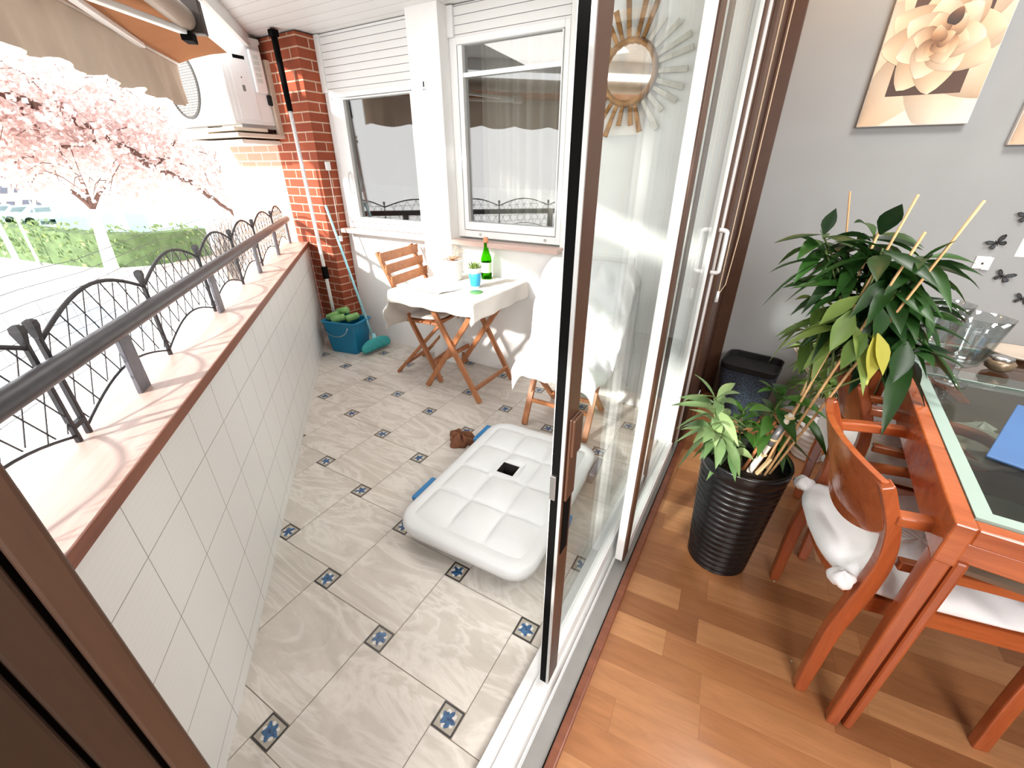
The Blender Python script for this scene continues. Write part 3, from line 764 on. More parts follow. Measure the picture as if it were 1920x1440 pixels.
# tablecloth draped over it, hanging on the left, front right and right
def drape(u, v):
    x = -2.27 + u * 1.03; y = 1.765 + v * .695
    tx0, tx1, ty0, ty1 = -1.99, -1.345, 1.84, 2.445
    dx = max(tx0 - x, 0, x - tx1); dy = max(ty0 - y, 0)
    if v > .97: dy = 0
    hang = math.hypot(dx, dy); z = ztop + .004
    px, py = min(max(x, tx0), tx1), max(y, ty0)
    if hang > 0:
        ex = (x - px) / hang; ey = (y - py) / hang
        k = .10 if x > px else .22
        x = px + ex * hang * k; y = py + ey * hang * .25; z -= hang * .93
        wv = math.sin(u * 31 + v * 23); x += .012 * wv * min(1, hang * 9) * (1 if abs(ey) > .5 else .6); y += .014 * math.sin(u * 37 + 2 * v) * min(1, hang * 9)
    else: z += .0025 * math.sin(x * 60) * math.sin(y * 45 + x * 20) + .0025
    return Vector((x, y, z))
tc = MB().grid(90, 70, drape).build('tablecloth', M['tablecloth'], smooth=True, solid=.003)
tag(tc, 'creased pale printed cloth draped over the wooden folding table', 'tablecloth')
# --- folding chairs
def fold_chair(name, label, loc, rz):
    t = thing(name, label, 'chair', loc, rz)
    Mx = Matrix.Translation(loc) @ Matrix.Rotation(rz, 4, 'Z')
    def P(x, y, z): return Mx @ Vector((x, y, z))
    ux = Mx.to_3x3() @ Vector((0, 1, 0))
    for s in (-1, 1):   # local x forward, y sideways
        MB().beam(P(.19, s * .19, .003), P(-.23, s * .19, .88), .02, .034, P(0, 1, 0) - P(0, 0, 0)).build('back_leg', M['acacia_z'], t, bevel=.002)
        MB().beam(P(-.20, s * .165, .003), P(.2, s * .165, .43), .02, .034, P(0, 1, 0) - P(0, 0, 0)).build('front_leg', M['acacia_z'], t, bevel=.002)
    se = MB()
    for k in range(6):
        xx = -.19 + k * .068; se.add([P(a, b, c) for c in (.43, .446) for b in (-.2, .2) for a in (xx, xx + .06)], [(0, 2, 3, 1), (4, 5, 7, 6), (0, 1, 5, 4), (1, 3, 7, 5), (3, 2, 6, 7), (2, 0, 4, 6)])
    se.build('seat', M['acacia'], t, bevel=.002)
    for k in range(3):
        f = .85 - k * .074; xx = .19 - .42 * f / .877 + .022
        c = MB(); c.add([P(xx + a + .027 * (1 if e else 0) * 0, b, f - .03 + e * .06) for e in (0, 1) for b in (-.215, .215) for a in (-.004, .01)], [(0, 2, 3, 1), (4, 5, 7, 6), (0, 1, 5, 4), (1, 3, 7, 5), (3, 2, 6, 7), (2, 0, 4, 6)])
        c.build('back_slat', M['acacia'], t, bevel=.002)
    MB().beam(P(-.13, -.165, .08), P(-.13, .165, .08), .02, .022).build('rung', M['acacia'], t, bevel=.002)
    MB().beam(P(.12, -.19, .14), P(.12, .19, .14), .02, .022).build('rung', M['acacia'], t, bevel=.002)
    return t
ch1 = fold_chair('folding_chair', 'wooden slatted folding chair left of the folding table, pulled under the cloth', (-2.04, 2.24, 0), R(8))
def cushion(u, v, cx, cy, w, d, z, h, rz, seed=0):
    # superellipse pillow, u around, v bottom->top
    a = u * 2 * math.pi; ph = (v - .5) * math.pi
    c, s = math.cos(a), math.sin(a); e = .5
    x = math.copysign(abs(c) ** e, c) * w / 2; y = math.copysign(abs(s) ** e, s) * d / 2
    k = math.cos(ph) ** .35 if abs(ph) < 1.57 else 0
    q = Vector((x * k, y * k, z + h * .5 + h * .5 * math.sin(ph) + (.004 * math.sin(9 * x / w * 3 + seed) * math.cos(11 * y / d * 2 + seed) * (1 if v > .5 else 0))))
    cr, sr = math.cos(rz), math.sin(rz)
    return Vector((cx + q.x * cr - q.y * sr, cy + q.x * sr + q.y * cr, q.z))
cs = MB().grid(40, 14, lambda u, v: cushion(u, v, -2.02, 2.24, .37, .37, .4465, .035, R(8)), True).build('seat_cushion', M['fabric_cream'], smooth=True)
tag(cs, 'thin cream cushion on the seat of the left folding chair', 'cushion')
ch2 = fold_chair('folding_chair', 'wooden folding chair right of the table with a white quilt thrown over it', (-.85, 2.085, 0), R(-88))
# the white quilt over the second chair: one draped sheet
def quilt(u, v):
    # v 0 front hem -> 1 behind the back; u across
    s_ = v * 1.55; w_ = .47 + .10 * min(1, s_ / .7)
    if s_ < .10: x, z = .255, .36 + s_
    elif s_ < .36: x, z = .255 - (s_ - .10), .462
    elif s_ < .84: x, z = -.005 - (s_ - .36) * .40, .462 + (s_ - .36) * .93
    else: x, z = -.215 - .07 * min(1, (s_ - .84) / .1), .915 - max(0, s_ - .88) * .98
    y = (u - .5) * w_
    wr = .011 * math.sin(y * 34 + s_ * 13) + .009 * math.sin(y * 17 - s_ * 27 + 1) + .006 * math.sin(y * 61 + s_ * 41)
    edge = max(0, abs(u - .5) - .36) / .14
    z -= edge * edge * .09
    if s_ < .36: z += wr * .8
    elif s_ < .84: x += abs(wr) * 1.3 + .004
    else: x -= wr
    return Vector((x, y, z))
MQ = Matrix.Translation((-.85, 2.085, 0)) @ Matrix.Rotation(R(-88), 4, 'Z')
qo = MB().grid(46, 80, lambda u, v: MQ @ quilt(u, v)).build('quilt', M['fabric_white'], smooth=True, solid=.012)
tag(qo, 'crumpled white quilt thrown over the right folding chair', 'quilt')
# --- things on the table
ZT2 = ztop + .0085
def bottle_at(p):
    t = thing('glass_bottle', 'green glass bottle on the cloth-covered folding table', 'bottle', p)
    pr = [(.0, 0), (.033, 0), (.036, .004), (.036, .12), (.034, .14), (.02, .18), (.013, .205), (.0125, .25), (.015, .252), (.015, .258)]
    MB().lathe(pr + [(.011, .258), (.0105, .21), (.031, .138), (.033, .006), (0, .005)], p, 28).build('body', crystal('green_glass', (.42, .80, .16), 1.2), t, smooth=True)
    MB().lathe([(.0155, .236), (.0165, .24), (.0165, .268), (0, .27)], p, 20).build('cap', plain('salmon_cap', (226, 150, 112), .5), t, smooth=True)
    MB().lathe([(.0366, .045), (.0368, .046), (.0368, .11), (.0366, .111)], p, 28, cap=False).build('label', plain('pale_label', (206, 232, 190), .6), t, smooth=True)
    return t
bottle_at(Vector((-1.62, 2.39, ZT2)))
def whorl(mb, c, d, n, L, W_, tilt=.5, jit=.3, drop=.25, seed=None, mi=0):
    rg = random.Random(seed); d = Vector(d).normalized(); c = Vector(c)
    s1_ = d.cross(Vector((.3, .2, 1))); s1_ = s1_.normalized() if s1_.length > .01 else Vector((1, 0, 0)); s2_ = d.cross(s1_)
    a0 = rg.uniform(0, 6)
    for k in range(n):
        an = a0 + 2.4 * k + rg.uniform(-jit, jit); tl = tilt + rg.uniform(-jit, jit)
        ld = (d * math.sin(tl) + (s1_ * math.cos(an) + s2_ * math.sin(an)) * math.cos(tl)).normalized()
        onel(mb, c - d * .02 * (k / max(1, n)) * 2, ld, L * rg.uniform(.75, 1.15), W_ * rg.uniform(.8, 1.15), drop * rg.uniform(.5, 1.5), rg.uniform(-.5, .5))
def onel(mb, c, ld, L, W_, drop, roll=0, nseg=6):
    ld = Vector(ld).normalized(); upv = Vector((0, 0, 1)); sd = ld.cross(upv)
    sd = sd.normalized() if sd.length > .05 else Vector((1, 0, 0)); nn = sd.cross(ld)
    sd = sd * math.cos(roll) + nn * math.sin(roll); nn = sd.cross(ld)
    vs = []; fs = []
    prof = [0.12, .55, .92, 1.0, .80, .42, .0]
    for i in range(nseg + 1):
        t = i / nseg; p = Vector(c) + ld * L * t - Vector((0, 0, 1)) * drop * L * t * t
        w_ = W_ / 2 * prof[i]
        vs += [p - sd * w_ + nn * w_ * .35, p, p + sd * w_ + nn * w_ * .35]
    for i in range(nseg):
        b = i * 3; fs += [(b, b + 1, b + 4, b + 3), (b + 1, b + 2, b + 5, b + 4)]
    mb.add(vs, fs)
def planter(p):
    t = thing('succulent_planter', 'blue and white cup with a small spiky succulent on the folding table', 'planter', p)
    pr = [(0, 0), (.026, 0), (.028, .003), (.041, .115), (.044, .118), (.044, .124), (.038, .124), (.036, .11), (0, .108)]
    MB().lathe(pr, p, 28).build('cup', M['white_plastic'], t, smooth=True)
    MB().lathe([(.0292, .012), (.0296, .0125), (.0392, .092), (.0388, .0925)], p, 28, lambda r, z, a: r + .0006, cap=False).build('blue_band', plain('bright_blue_glaze', (60, 170, 220), .3), t, smooth=True)
    MB().lathe([(0, .109), (.037, .109), (.03, .116), (0, .118)], p, 18).build('soil', M['soil'], t)
    f = MB()
    for k in range(22):
        an = k * 2.4; r_ = .03 * math.sqrt(k / 22); d = Vector((math.cos(an) * r_ * 22, math.sin(an) * r_ * 22, 1))
        onel(f, p + Vector((math.cos(an) * r_, math.sin(an) * r_, .112)), d, .048, .014, .0, 0)
    f.build('leaves', M['leaf_bright'], t)
planter(Vector((-1.545, 2.15, ZT2)))
co = MB().lathe([(0, 0), (.04, 0), (.041, .004), (.036, .008), (0, .007)], Vector((-1.475, 2.06, ZT2 - .002)), 24, lambda r, z, a: r * (1 + .12 * math.cos(a + 1))).build('saucer', plain('leaf_green_saucer', (92, 150, 84), .4), smooth=True)
tag(co, 'small flat green saucer on the folding table beside the blue planter', 'saucer')
def whitepot(p):
    t = thing('flower_pot', 'white pot with a dried brown plant on the folding table', 'flower pot', p)
    MB().lathe([(0, 0), (.05, 0), (.053, .004), (.068, .12), (.073, .122), (.073, .132), (.064, .132), (.06, .11), (0, .11)], p, 30).build('pot', M['white_plastic'], t, smooth=True)
    MB().lathe([(0, .111), (.061, .111), (.04, .12), (0, .126)], p, 20).build('soil', plain('orange_brown_bark', (170, 112, 72), .9), t)
    f = MB()
    for k in range(12):
        an = k * 2.4; d = Vector((math.cos(an), math.sin(an), .7)); onel(f, p + Vector((0, 0, .12)), d, .09, .014, .3, 0)
    f.build('dry_leaves', leafmat('dry_leaf', (150, 106, 66), (222, 190, 150)), t)
    s = MB(); rg = random.Random(4)
    for k in range(7):
        an = rg.uniform(0, 6); b = p + Vector((math.cos(an) * .09, math.sin(an) * .06, rg.uniform(.18, .24)))
        s.tube([p + Vector((0, 0, .12)), (p + b) / 2 + Vector((0, 0, .07)), b], .0014, 4)
        whorl(s, b, (0, 0, 1), 5, .03, .009, .3, .2, .1, k)
    s.build('dry_stems', leafmat('pale_dry_stem', (196, 168, 130), (236, 220, 196)), t)
whitepot(Vector((-1.80, 2.26, ZT2)))
npk = MB().grid(20, 14, lambda u, v: Vector((-1.86 + u * .22 + .05 * v, 1.90 + v * .17, ZT2 + .001 + .004 * math.sin(u * 9) * math.sin(v * 7) + .004))).build('paper_sheet', M['paper'], smooth=True)
tag(npk, 'folded white paper lying at the left edge of the folding table', 'paper')
# --- bucket with green bottles
bc = Vector((-2.885, 2.17, 0))
bu = thing('bucket', 'blue rectangular plastic bucket in the corner by the brick pier', 'bucket', bc, R(12))
def rrect(w_, d_, r_, n=6):
    out = []
    for cx, cy, a0 in ((1, 1, 0), (-1, 1, 90), (-1, -1, 180), (1, -1, 270)):
        for k in range(n): a = R(a0 + 90 * k / (n - 1)); out.append((cx * (w_ / 2 - r_) + r_ * math.cos(a), cy * (d_ / 2 - r_) + r_ * math.sin(a)))
    return out
def shell(mb, c, layers, rz=0):
    # layers: (w,d,r,z)
    cr, sr = math.cos(rz), math.sin(rz); vs = []; n = None
    for w_, d_, r_, z in layers:
        q = rrect(w_, d_, r_); n = len(q)
        vs += [Vector((c[0] + x * cr - y * sr, c[1] + x * sr + y * cr, c[2] + z)) for x, y in q]
    fs = []
    for i in range(len(layers) - 1):
        for j in range(n): fs.append((i * n + j, i * n + (j + 1) % n, (i + 1) * n + (j + 1) % n, (i + 1) * n + j))
    fs += [tuple(range(n)), tuple((len(layers) - 1) * n + j for j in range(n))]
    return mb.add(vs, fs)
shell(MB(), bc, []) if False else None
q = shell(MB(), bc, [(.25, .18, .02, 0), (.31, .22, .025, .255), (.335, .24, .028, .258), (.335, .24, .028, .272), (.305, .21, .022, .272), (.30, .205, .022, .25), (.24, .17, .02, .012)], R(12))
q.build('tub', M['blue'], bu, smooth=False, bevel=.003)
tpts = [bc + Vector((.16 * math.cos(k) , -.125 - .02 * math.sin(k), .25 - .09 * math.sin(k))) for k in [i * math.pi / 10 for i in range(11)]]
MB().tube(tpts, .0035, 6).build('handle', M['chrome'], bu, smooth=True)
gb = None
for k, (dx, dy, dz, rz_, tl) in enumerate(((-.105, -.04, .285, .4, .35), (-.03, -.05, .280, .9, .15), (-.07, .035, .315, .2, .25), (.03, .04, .275, 1.3, .1))):
    p = bc + Vector((dx, dy, dz)); ax = Matrix.Rotation(rz_, 3, 'Z') @ Matrix.Rotation(R(90) - tl, 3, 'Y')
    lab = ['green rolled cleaning cloth at the left rim of the blue bucket', 'green rolled cleaning cloth at the front of the blue bucket', 'green rolled cleaning cloth on top of the others in the bucket', 'green rolled cleaning cloth deepest in the blue bucket'][k]
    o = MB().lathe([(0, -.055), (.022, -.055), (.028, -.05), (.03, 0), (.028, .05), (.022, .055), (0, .05)], p, 16, lambda r, z, a: r * (1 + .04 * math.sin(a * 5)), ax).build('cleaning_cloth', M['green_plastic'], smooth=True)
    tag(o, lab, 'cloth', 'green cloths in the bucket')
# --- broom
bh = Vector((-2.66, 2.25, 0)); bt = Vector((-3.05, 2.30, 1.12))
bo = thing('broom', 'teal broom leaning on the brick pier beside the bucket', 'broom', bh)
hp0 = bh + Vector((-.03, .0, .125))
MB().tube([hp0, bt], .0095, 10).build('handle', M['teal_stick'], bo, smooth=True)
bd = (atz(735, 640) - atz(682, 662)); bd.z = 0; bd.normalize(); bs_ = Vector((-bd.y, bd.x, 0))
def bris(u, v):
    # a curved pad: along u, around v
    a = v * 2 * math.pi; x = (u - .5) * .30; en = max(.02, 1 - abs(2 * u - 1) ** 4); w_ = .040 * en ** .5; hgt = .05 * en ** .5
    z = .052 + .02 * (1 - (2 * u - 1) ** 2) + hgt * math.sin(a); y = w_ * math.cos(a) * (1.15 if math.sin(a) < 0 else .8)
    return bh + bd * x + bs_ * y + Vector((0, 0, max(.0015, z)))
MB().grid(30, 17, bris).build('bristle_head', M['teal'], bo, smooth=True)
MB().lathe([(.02, 0), (.02, .012), (.013, .05), (.0, .05)], bh + Vector((-.015, 0, .105)), 14).build('socket', M['teal_stick'], bo, smooth=True)
# --- brown cloth
def crum(u, v):
    a = u * 2 * math.pi; ph = v * math.pi / 2
    r_ = .075 * (1 + .25 * math.sin(3 * a) + .12 * math.sin(7 * a + 1)) * math.cos(ph) ** .6
    z = .045 * math.sin(ph) * (1 + .35 * math.sin(5 * a + 4 * v) + .2 * math.sin(9 * a))
    return Vector((-1.25, 1.55, .001)) + Vector((r_ * math.cos(a) * 1.1, r_ * math.sin(a) * .8, max(0, z)))
tag(MB().grid(60, 16, crum, True).build('cleaning_rag', M['brown_cloth'], smooth=True), 'crumpled brown rag on the tiles beside the white box lid', 'rag')
# --- storage tray (white lid with quilted top and blue latches)
lc = Vector((-.775, 1.275, 0)); LR = R(3.3)
lb = thing('storage_box', 'low white plastic storage box with padded lid and blue latches on the balcony tiles', 'storage box', lc, LR)
shell(MB(), lc, [(.50, .72, .06, 0.0005), (.54, .76, .07, .055), (.54, .76, .07, .06)], LR).build('base', plain('dark_grey_base', (58, 54, 50), .5), lb)
M['lid_white'] = plain('lid_white', (214, 215, 216), .4, 0, .02)
MLb = Matrix.Translation(lc) @ Matrix.Rotation(LR, 4, 'Z')
rim = [(.56, .80, .085, .058), (.585, .84, .09, .062), (.60, .865, .10, .095), (.598, .86, .10, .118), (.575, .835, .09, .128), (.53, .78, .07, .128), (.48, .72, .05, .122)]
lo = shell(MB(), lc, rim, LR); lo.f = lo.f[:-2]; lo.mi = lo.mi[:-2]; lo.build('lid', M['lid_white'], lb, smooth=True)
def quil(u, v):
    x = (u - .5) * .50; y = (v - .5) * .74
    e = max(abs(u - .5) * 2, abs(v - .5) * 2)
    fx = abs(math.sin(math.pi * (u * 3))); fy = abs(math.sin(math.pi * (v * 4)))
    z = .122 + .022 * (fx * fy) ** .4 * (1 - max(0, e - .9) * 6) + .002 * math.sin(u * 40 + v * 23) * (1 - e)
    hx, hy = (x + .035), (y - .06)
    if abs(hx) < .066 and abs(hy) < .062: z = .131
    return MLb @ Vector((x, y, z))
qf = MB().grid(61, 89, quil)
# opening
keep = []
for f in qf.f:
    ctr = sum((qf.v[i] for i in f), Vector()) / len(f); lc_ = MLb.inverted() @ ctr
    if abs(lc_.x + .035) < .042 and abs(lc_.y - .06) < .038: continue
    keep.append(f)
qf.f = keep; qf.mi = [0] * len(keep)
qf.build('padded_top', M['lid_white'], lb, smooth=True)
hb = MB(); hb.box(-.085, .015, .015, .105, .0615, .0635, lambda x, y, z: MLb @ Vector((x, y, z)))
ho = hb.build('opening', M['dark'], lb)
hb = MB()
for (xa, xb, ya, yb) in ((-.081, -.076, .018, .102), (.006, .011, .018, .102), (-.081, .011, .018, .023), (-.081, .011, .097, .102)): hb.box(xa, xb, ya, yb, .06, .1295, lambda x, y, z: MLb @ Vector((x, y, z)))
hb.build('opening_rim', M['dark'], lb)
for sx, yy in ((-1, -.20), (-1, .30), (1, -.13), (1, .30)):
    MB().box(.296, .326, yy - .075, yy + .075, .055, .112, lambda x, y, z: MLb @ Vector((sx * (x + (.006 if z > .1 else 0)), y, z))).build('latch', M['blue_clip'] if sx < 0 or yy < 0 else M['post_grey'], lb, bevel=.007)
# ================================================================== LIVING ROOM
# --- posters: a sepia rose printed on canvas
def vcol(name):
    t = NT(name); c = t.n('ShaderNodeVertexColor', layer_name='Col').outputs[0]
    c2 = t.mix(t.math('MULTIPLY', t.noise(t.obj(), 30), .08), c, lin((120, 84, 60)))
    t.bsdf(c2, .6); return t.m
M['print'] = vcol('sepia_print')
def rose_print(x0, x1, z0, z1, yb, parent):
    mb = MB(); cols = []; W_, H_ = x1 - x0, z1 - z0; lay = [0]
    def cl(px, pz, a): return Vector((min(max(px, x0 + .001), x1 - .001), yb - .0001 * a, min(max(pz, z0 + .001), z1 - .001)))
    def face(pts, cs):
        mb.add(pts, [tuple(range(len(pts)))]); cols.append([lin(c) for c in cs])
    def rect(u0, u1, v0, v1, cs):
        lay[0] += 1; face([cl(x0 + W_ * u, z0 + H_ * v, lay[0]) for u, v in ((u0, v0), (u1, v0), (u1, v1), (u0, v1))], cs)
    def petal(cx, cz, ang, L, Wd, base, mid, tip, off=0, curl=0):
        lay[0] += 1; n = 12; d = (math.cos(ang), math.sin(ang)); q = (-d[1], d[0]); rows = []
        for i in range(n + 1):
            t_ = i / n; w_ = Wd / 2 * math.sin(math.pi * min(1, (t_ * .88 + .10)) ** .8) ** .75
            if i == n: w_ *= .25
            bx = cx + d[0] * (off + L * t_) + q[0] * curl * t_ * t_; bz = cz + d[1] * (off + L * t_) + q[1] * curl * t_ * t_
            c = [base[k] + (mid[k] - base[k]) * min(1, t_ * 2) if t_ < .5 else mid[k] + (tip[k] - mid[k]) * (t_ - .5) * 2 for k in range(3)]
            ed = [v * .84 for v in c]
            rows.append([(cl(bx - q[0] * w_, bz - q[1] * w_, lay[0]), ed), (cl(bx, bz, lay[0]), c), (cl(bx + q[0] * w_, bz + q[1] * w_, lay[0]), [min(255, v * 1.04) for v in c])])
        for i in range(n):
            for j in (0, 1):
                f = [rows[i][j], rows[i][j + 1], rows[i + 1][j + 1], rows[i + 1][j]]; face([p for p, _ in f], [c for _, c in f])
    cx, cz = x0 + W_ * .495, z0 + H_ * .53
    cr, tn, br, dk = (240, 230, 212), (206, 172, 138), (160, 116, 82), (72, 50, 40)
    rect(0, 1, 0, 1, [(236, 228, 216), (240, 230, 214), (226, 200, 160), (218, 188, 150)])
    for k, (an, L) in enumerate(((200, .34), (165, .30), (240, .36), (285, .36), (320, .30), (20, .30), (60, .36), (110, .36))):
        petal(cx, cz, R_(an), L, .22, tn, (226, 204, 178), (242, 232, 216) if k % 2 else (210, 178, 146), .03)
    rect(.175, .83, .195, .915, [dk, (84, 60, 48), (66, 46, 38), (92, 66, 52)])
    S = 1.0
    for k in range(8): petal(cx, cz, R_(12 + 45 * k), .165 * S, .15 * S, br, (214, 182, 148), (236, 214, 184), .035, .02 if k % 2 else -.02)
    for k in range(7): petal(cx, cz, R_(40 + 51.4 * k), .125 * S, .125 * S, br, (220, 190, 158), (242, 226, 202), .018, .02)
    for k in range(6): petal(cx, cz, R_(5 + 60 * k), .085 * S, .095 * S, (140, 98, 68), (206, 170, 134), (238, 216, 186), .008, -.02)
    petal(cx + .015, cz + .045, R_(70), .06, .05, (52, 36, 30), (84, 60, 46), (150, 110, 80))
    for k in range(4): petal(cx - .01, cz - .01, R_(230 + 70 * k), .055, .055, (128, 88, 60), (190, 148, 110), (228, 200, 166), 0, .015)
    o = mb.build('print', M['print'], parent)
    ca = o.data.color_attributes.new('Col', 'FLOAT_COLOR', 'CORNER')
    for p, cs in zip(o.data.polygons, cols):
        vs = [tuple(mb.v[i]) for i in mb.f[p.index]]
        mi = world(parent).inverted()
        for li in p.loop_indices:
            co = o.data.vertices[o.data.loops[li].vertex_index].co
            k = min(range(len(vs)), key=lambda i: (mi @ Vector(vs[i]) - co).length_squared)
            ca.data[li].color = cs[k]
    return o
def R_(a): return math.radians(a)
def canvas(name, label, x0, x1, z0, z1):
    t = thing(name, label, 'picture', ((x0 + x1) / 2, YG, z0))
    MB().box(x0, x1, YG - .034, YG - .002, z0, z1).build('canvas', M['paper'], t, bevel=.003)
    rose_print(x0 + .0015, x1 - .0015, z0 + .0015, z1 - .0015, YG - .0346, t)
    return t
pq = [aty(x, y, YG - .03) for x, y in ((1605, 239), (1815, 236), (1908, 0))]
canvas('flower_picture', 'large sepia rose canvas hanging high on the grey wall', pq[0].x, (pq[1].x + pq[2].x) / 2, pq[0].z, pq[0].z + .60)
p2 = aty(1888, 272, YG - .03)
canvas('flower_picture', 'second pale canvas cut off by the right edge of the view', p2.x, p2.x + .40, p2.z, p2.z + .60)
# --- butterflies
wingm = plain('smoked_wing', (72, 76, 80), .5)
blk = plain('butterfly_black', (20, 20, 22), .5)
def butterfly(pos, ang, s, label, tilt=.5):
    t = thing('butterfly_decoration', label, 'butterfly', pos, 0, 'butterflies on the grey wall')
    def W(x, z, side):
        c, n = math.cos(ang), math.sin(ang); y = -abs(x) * tilt
        return Vector(pos) + Vector(((x * c - z * n) * s, y * s - .004, (x * n + z * c) * s))
    for sd in (-1, 1):
        for nm, pts in (('upper_wing', [(.04, .02), (.25, .42), (.62, .72), (.95, .74), (.96, .5), (.7, .16), (.3, 0)]), ('lower_wing', [(.04, 0), (.4, -.02), (.72, -.12), (.74, -.42), (.5, -.62), (.24, -.44)])):
            vs = [W(sd * x, z, sd) for x, z in pts]; ctr = sum(vs, Vector()) / len(vs)
            m_ = MB(); inn = [ctr + (v - ctr) * .72 for v in vs]; n = len(vs)
            m_.add(vs + inn, [(i, (i + 1) % n, n + (i + 1) % n, n + i) for i in range(n)]); m_.k = 1; m_.add(inn, [tuple(range(n))])
            m_.build(nm, [blk, wingm], t)
    MB().tube([W(0, .32, 1), W(0, 0, 1), W(0, -.42, 1)], [.03 * s, .06 * s, .03 * s], 6).build('body', blk, t)
for (x, y, a, s, lb) in ((1868, 455, R(35), .036, 'black butterfly decoration highest of the two fully visible on the grey wall'), (1879, 518, R(-15), .036, 'dark butterfly decoration with grey wings just under the wall socket note'), (1916, 560, R(-5), .034, 'dark butterfly decoration lowest of them at the right edge'), (1926, 405, R(20), .036, 'black butterfly decoration topmost at the right edge, mostly cut off')):
    butterfly(aty(x, y, YG + .0015), a, s, lb)
so = aty(1842, 493, YG - .005)
sk = thing('wall_tag', 'small white tag with a dark dot between two butterflies on the grey wall', 'wall tag', so)
MB().box(so.x - .03, so.x + .022, YG - .008, YG - .001, so.z - .028, so.z + .03).build('plate', M['paper'], sk, bevel=.002)
MB().box(so.x - .004, so.x + .003, YG - .0095, YG - .008, so.z - .006, so.z + .002).build('dot', blk, sk)
MB().box(so.x + .004, so.x + .03, YG - .0105, YG - .008, so.z - .03, so.z + .028).build('flap', M['white_plastic'], sk)
nt = aty(1912, 460, YG)
tag(MB().grid(6, 6, lambda u, v: Vector((nt.x + u * .12, YG - .0005 - .01 * (1 - v) * u, nt.z - .05 + v * .11))).build('paper_note', M['paper']), 'pale grey paper note on the grey wall at the right edge', 'note')
# --- blind cord
ct = thing('blind_cord', 'looped blind cord with white toggle hanging beside the brown architrave', 'cord', (-.165, 2.15, 1.0))
ray_t = aty(1345, 548, 2.15); zt = ray_t.z; c0 = Vector((ray_t.x + .004, 2.15, 0))
MB().tube([c0 + Vector((0, 0, 2.3)), c0 + Vector((0, .01, 1.4)), c0 + Vector((0, .005, zt))], .0022, 5).build('cord', plain('cream_cord', (214, 190, 160), .7), ct)
MB().tube([c0 + Vector((.03, .0, 2.3)), c0 + Vector((.03, .01, zt + .25)), c0 + Vector((.022, 0, zt + .04)), c0 + Vector((.006, 0, zt))], .0022, 5).build('cord', plain('cream_cord2', (214, 190, 160), .7), ct)
MB().tube([c0 + Vector((0, 0, zt + .005)), c0 + Vector((0, 0, zt - .045))], [.006, .008], 10).build('toggle', M['white_plastic'], ct, smooth=True)

# --- dining table
TR = R(-3.2); TO = Vector((.425, .975, 0)); o_ = atz(1790, 977, .76); TO.x, TO.y = o_.x, o_.y
MT = Matrix.Translation(TO) @ Matrix.Rotation(TR, 4, 'Z')
def TP(x, y, z): return MT @ Vector((x, y, z))
DT = thing('dining_table', 'cherry wood dining table with frosted-edge glass top', 'table', TO, TR)
TL, TWd = 1.30, .95
MB().box(0, .036, -.005, TL, .655, .76, TP).build('side_rail', M['cherry'], DT, bevel=.004)
MB().box(TWd - .036, TWd, -.005, TL, .655, .76, TP).build('side_rail', M['cherry'], DT, bevel=.004)
MB().box(.036, TWd - .036, .0, .034, .715, .757, TP).build('end_rail', M['cherry'], DT, bevel=.004)
MB().box(.036, TWd - .036, .02, .05, .655, .706, TP).build('end_apron', M['cherry'], DT, bevel=.003)
MB().box(.036, TWd - .036, TL - .034, TL, .66, .757, TP).build('end_rail', M['cherry'], DT, bevel=.004)
for x in (.0, TWd - .05):
    for y in (-.002, TL - .06):
        MB().beam(TP(x + .016, y + .022, .66), TP(x + .016, y + .022, 0.0), .032, .044, (0, 1, 0), .026, .034).build('leg', M['cherry_z'], DT, bevel=.004)
        MB().beam(TP(x + .050, y + .030, .66), TP(x + .050, y + .030, 0.0), .024, .034, (0, 1, 0), .02, .028).build('leg', M['cherry_z'], DT, bevel=.006)
M['table_glass'] = pane('table_glass', (.74, .78, .75), .05, .9)
M['frost'] = plain('frosted_glass_edge', (146, 166, 156), .5, 0, .03)
gx0, gx1, gy0, gy1, gb = .037, TWd - .037, .036, TL - .034, .030
fz0, fz1 = .752, .7615
for nm, b in (('frosted_border', (gx0, gx0 + gb, gy0, gy1)), ('frosted_border', (gx1 - gb, gx1, gy0, gy1)), ('frosted_border', (gx0 + gb, gx1 - gb, gy0, gy0 + gb)), ('frosted_border', (gx0 + gb, gx1 - gb, gy1 - gb, gy1))):
    MB().box(*b, fz0, fz1, TP).build(nm, M['frost'], DT)
MB().box(gx0 + gb, gx1 - gb, gy0 + gb, .86, fz0 + .002, fz1 - .0005, TP).build('glass_panel', M['table_glass'], DT)
MB().box(gx0 + gb, gx1 - gb, .865, gy1 - gb, fz0 + .002, fz1 - .0005, TP).build('glass_panel', M['table_glass'], DT)
MB().box(gx0 + gb, gx1 - gb, .860, .865, fz0, fz1 + .0005, TP).build('joint_strip', M['frost'], DT)
M['shelf_brown'] = wood('under_shelf', (92, 74, 60), (112, 92, 76), .5, 'x', 8)
MB().box(.06, TWd - .06, .06, TL - .06, .60, .612, TP).build('under_shelf', M['shelf_brown'], DT)
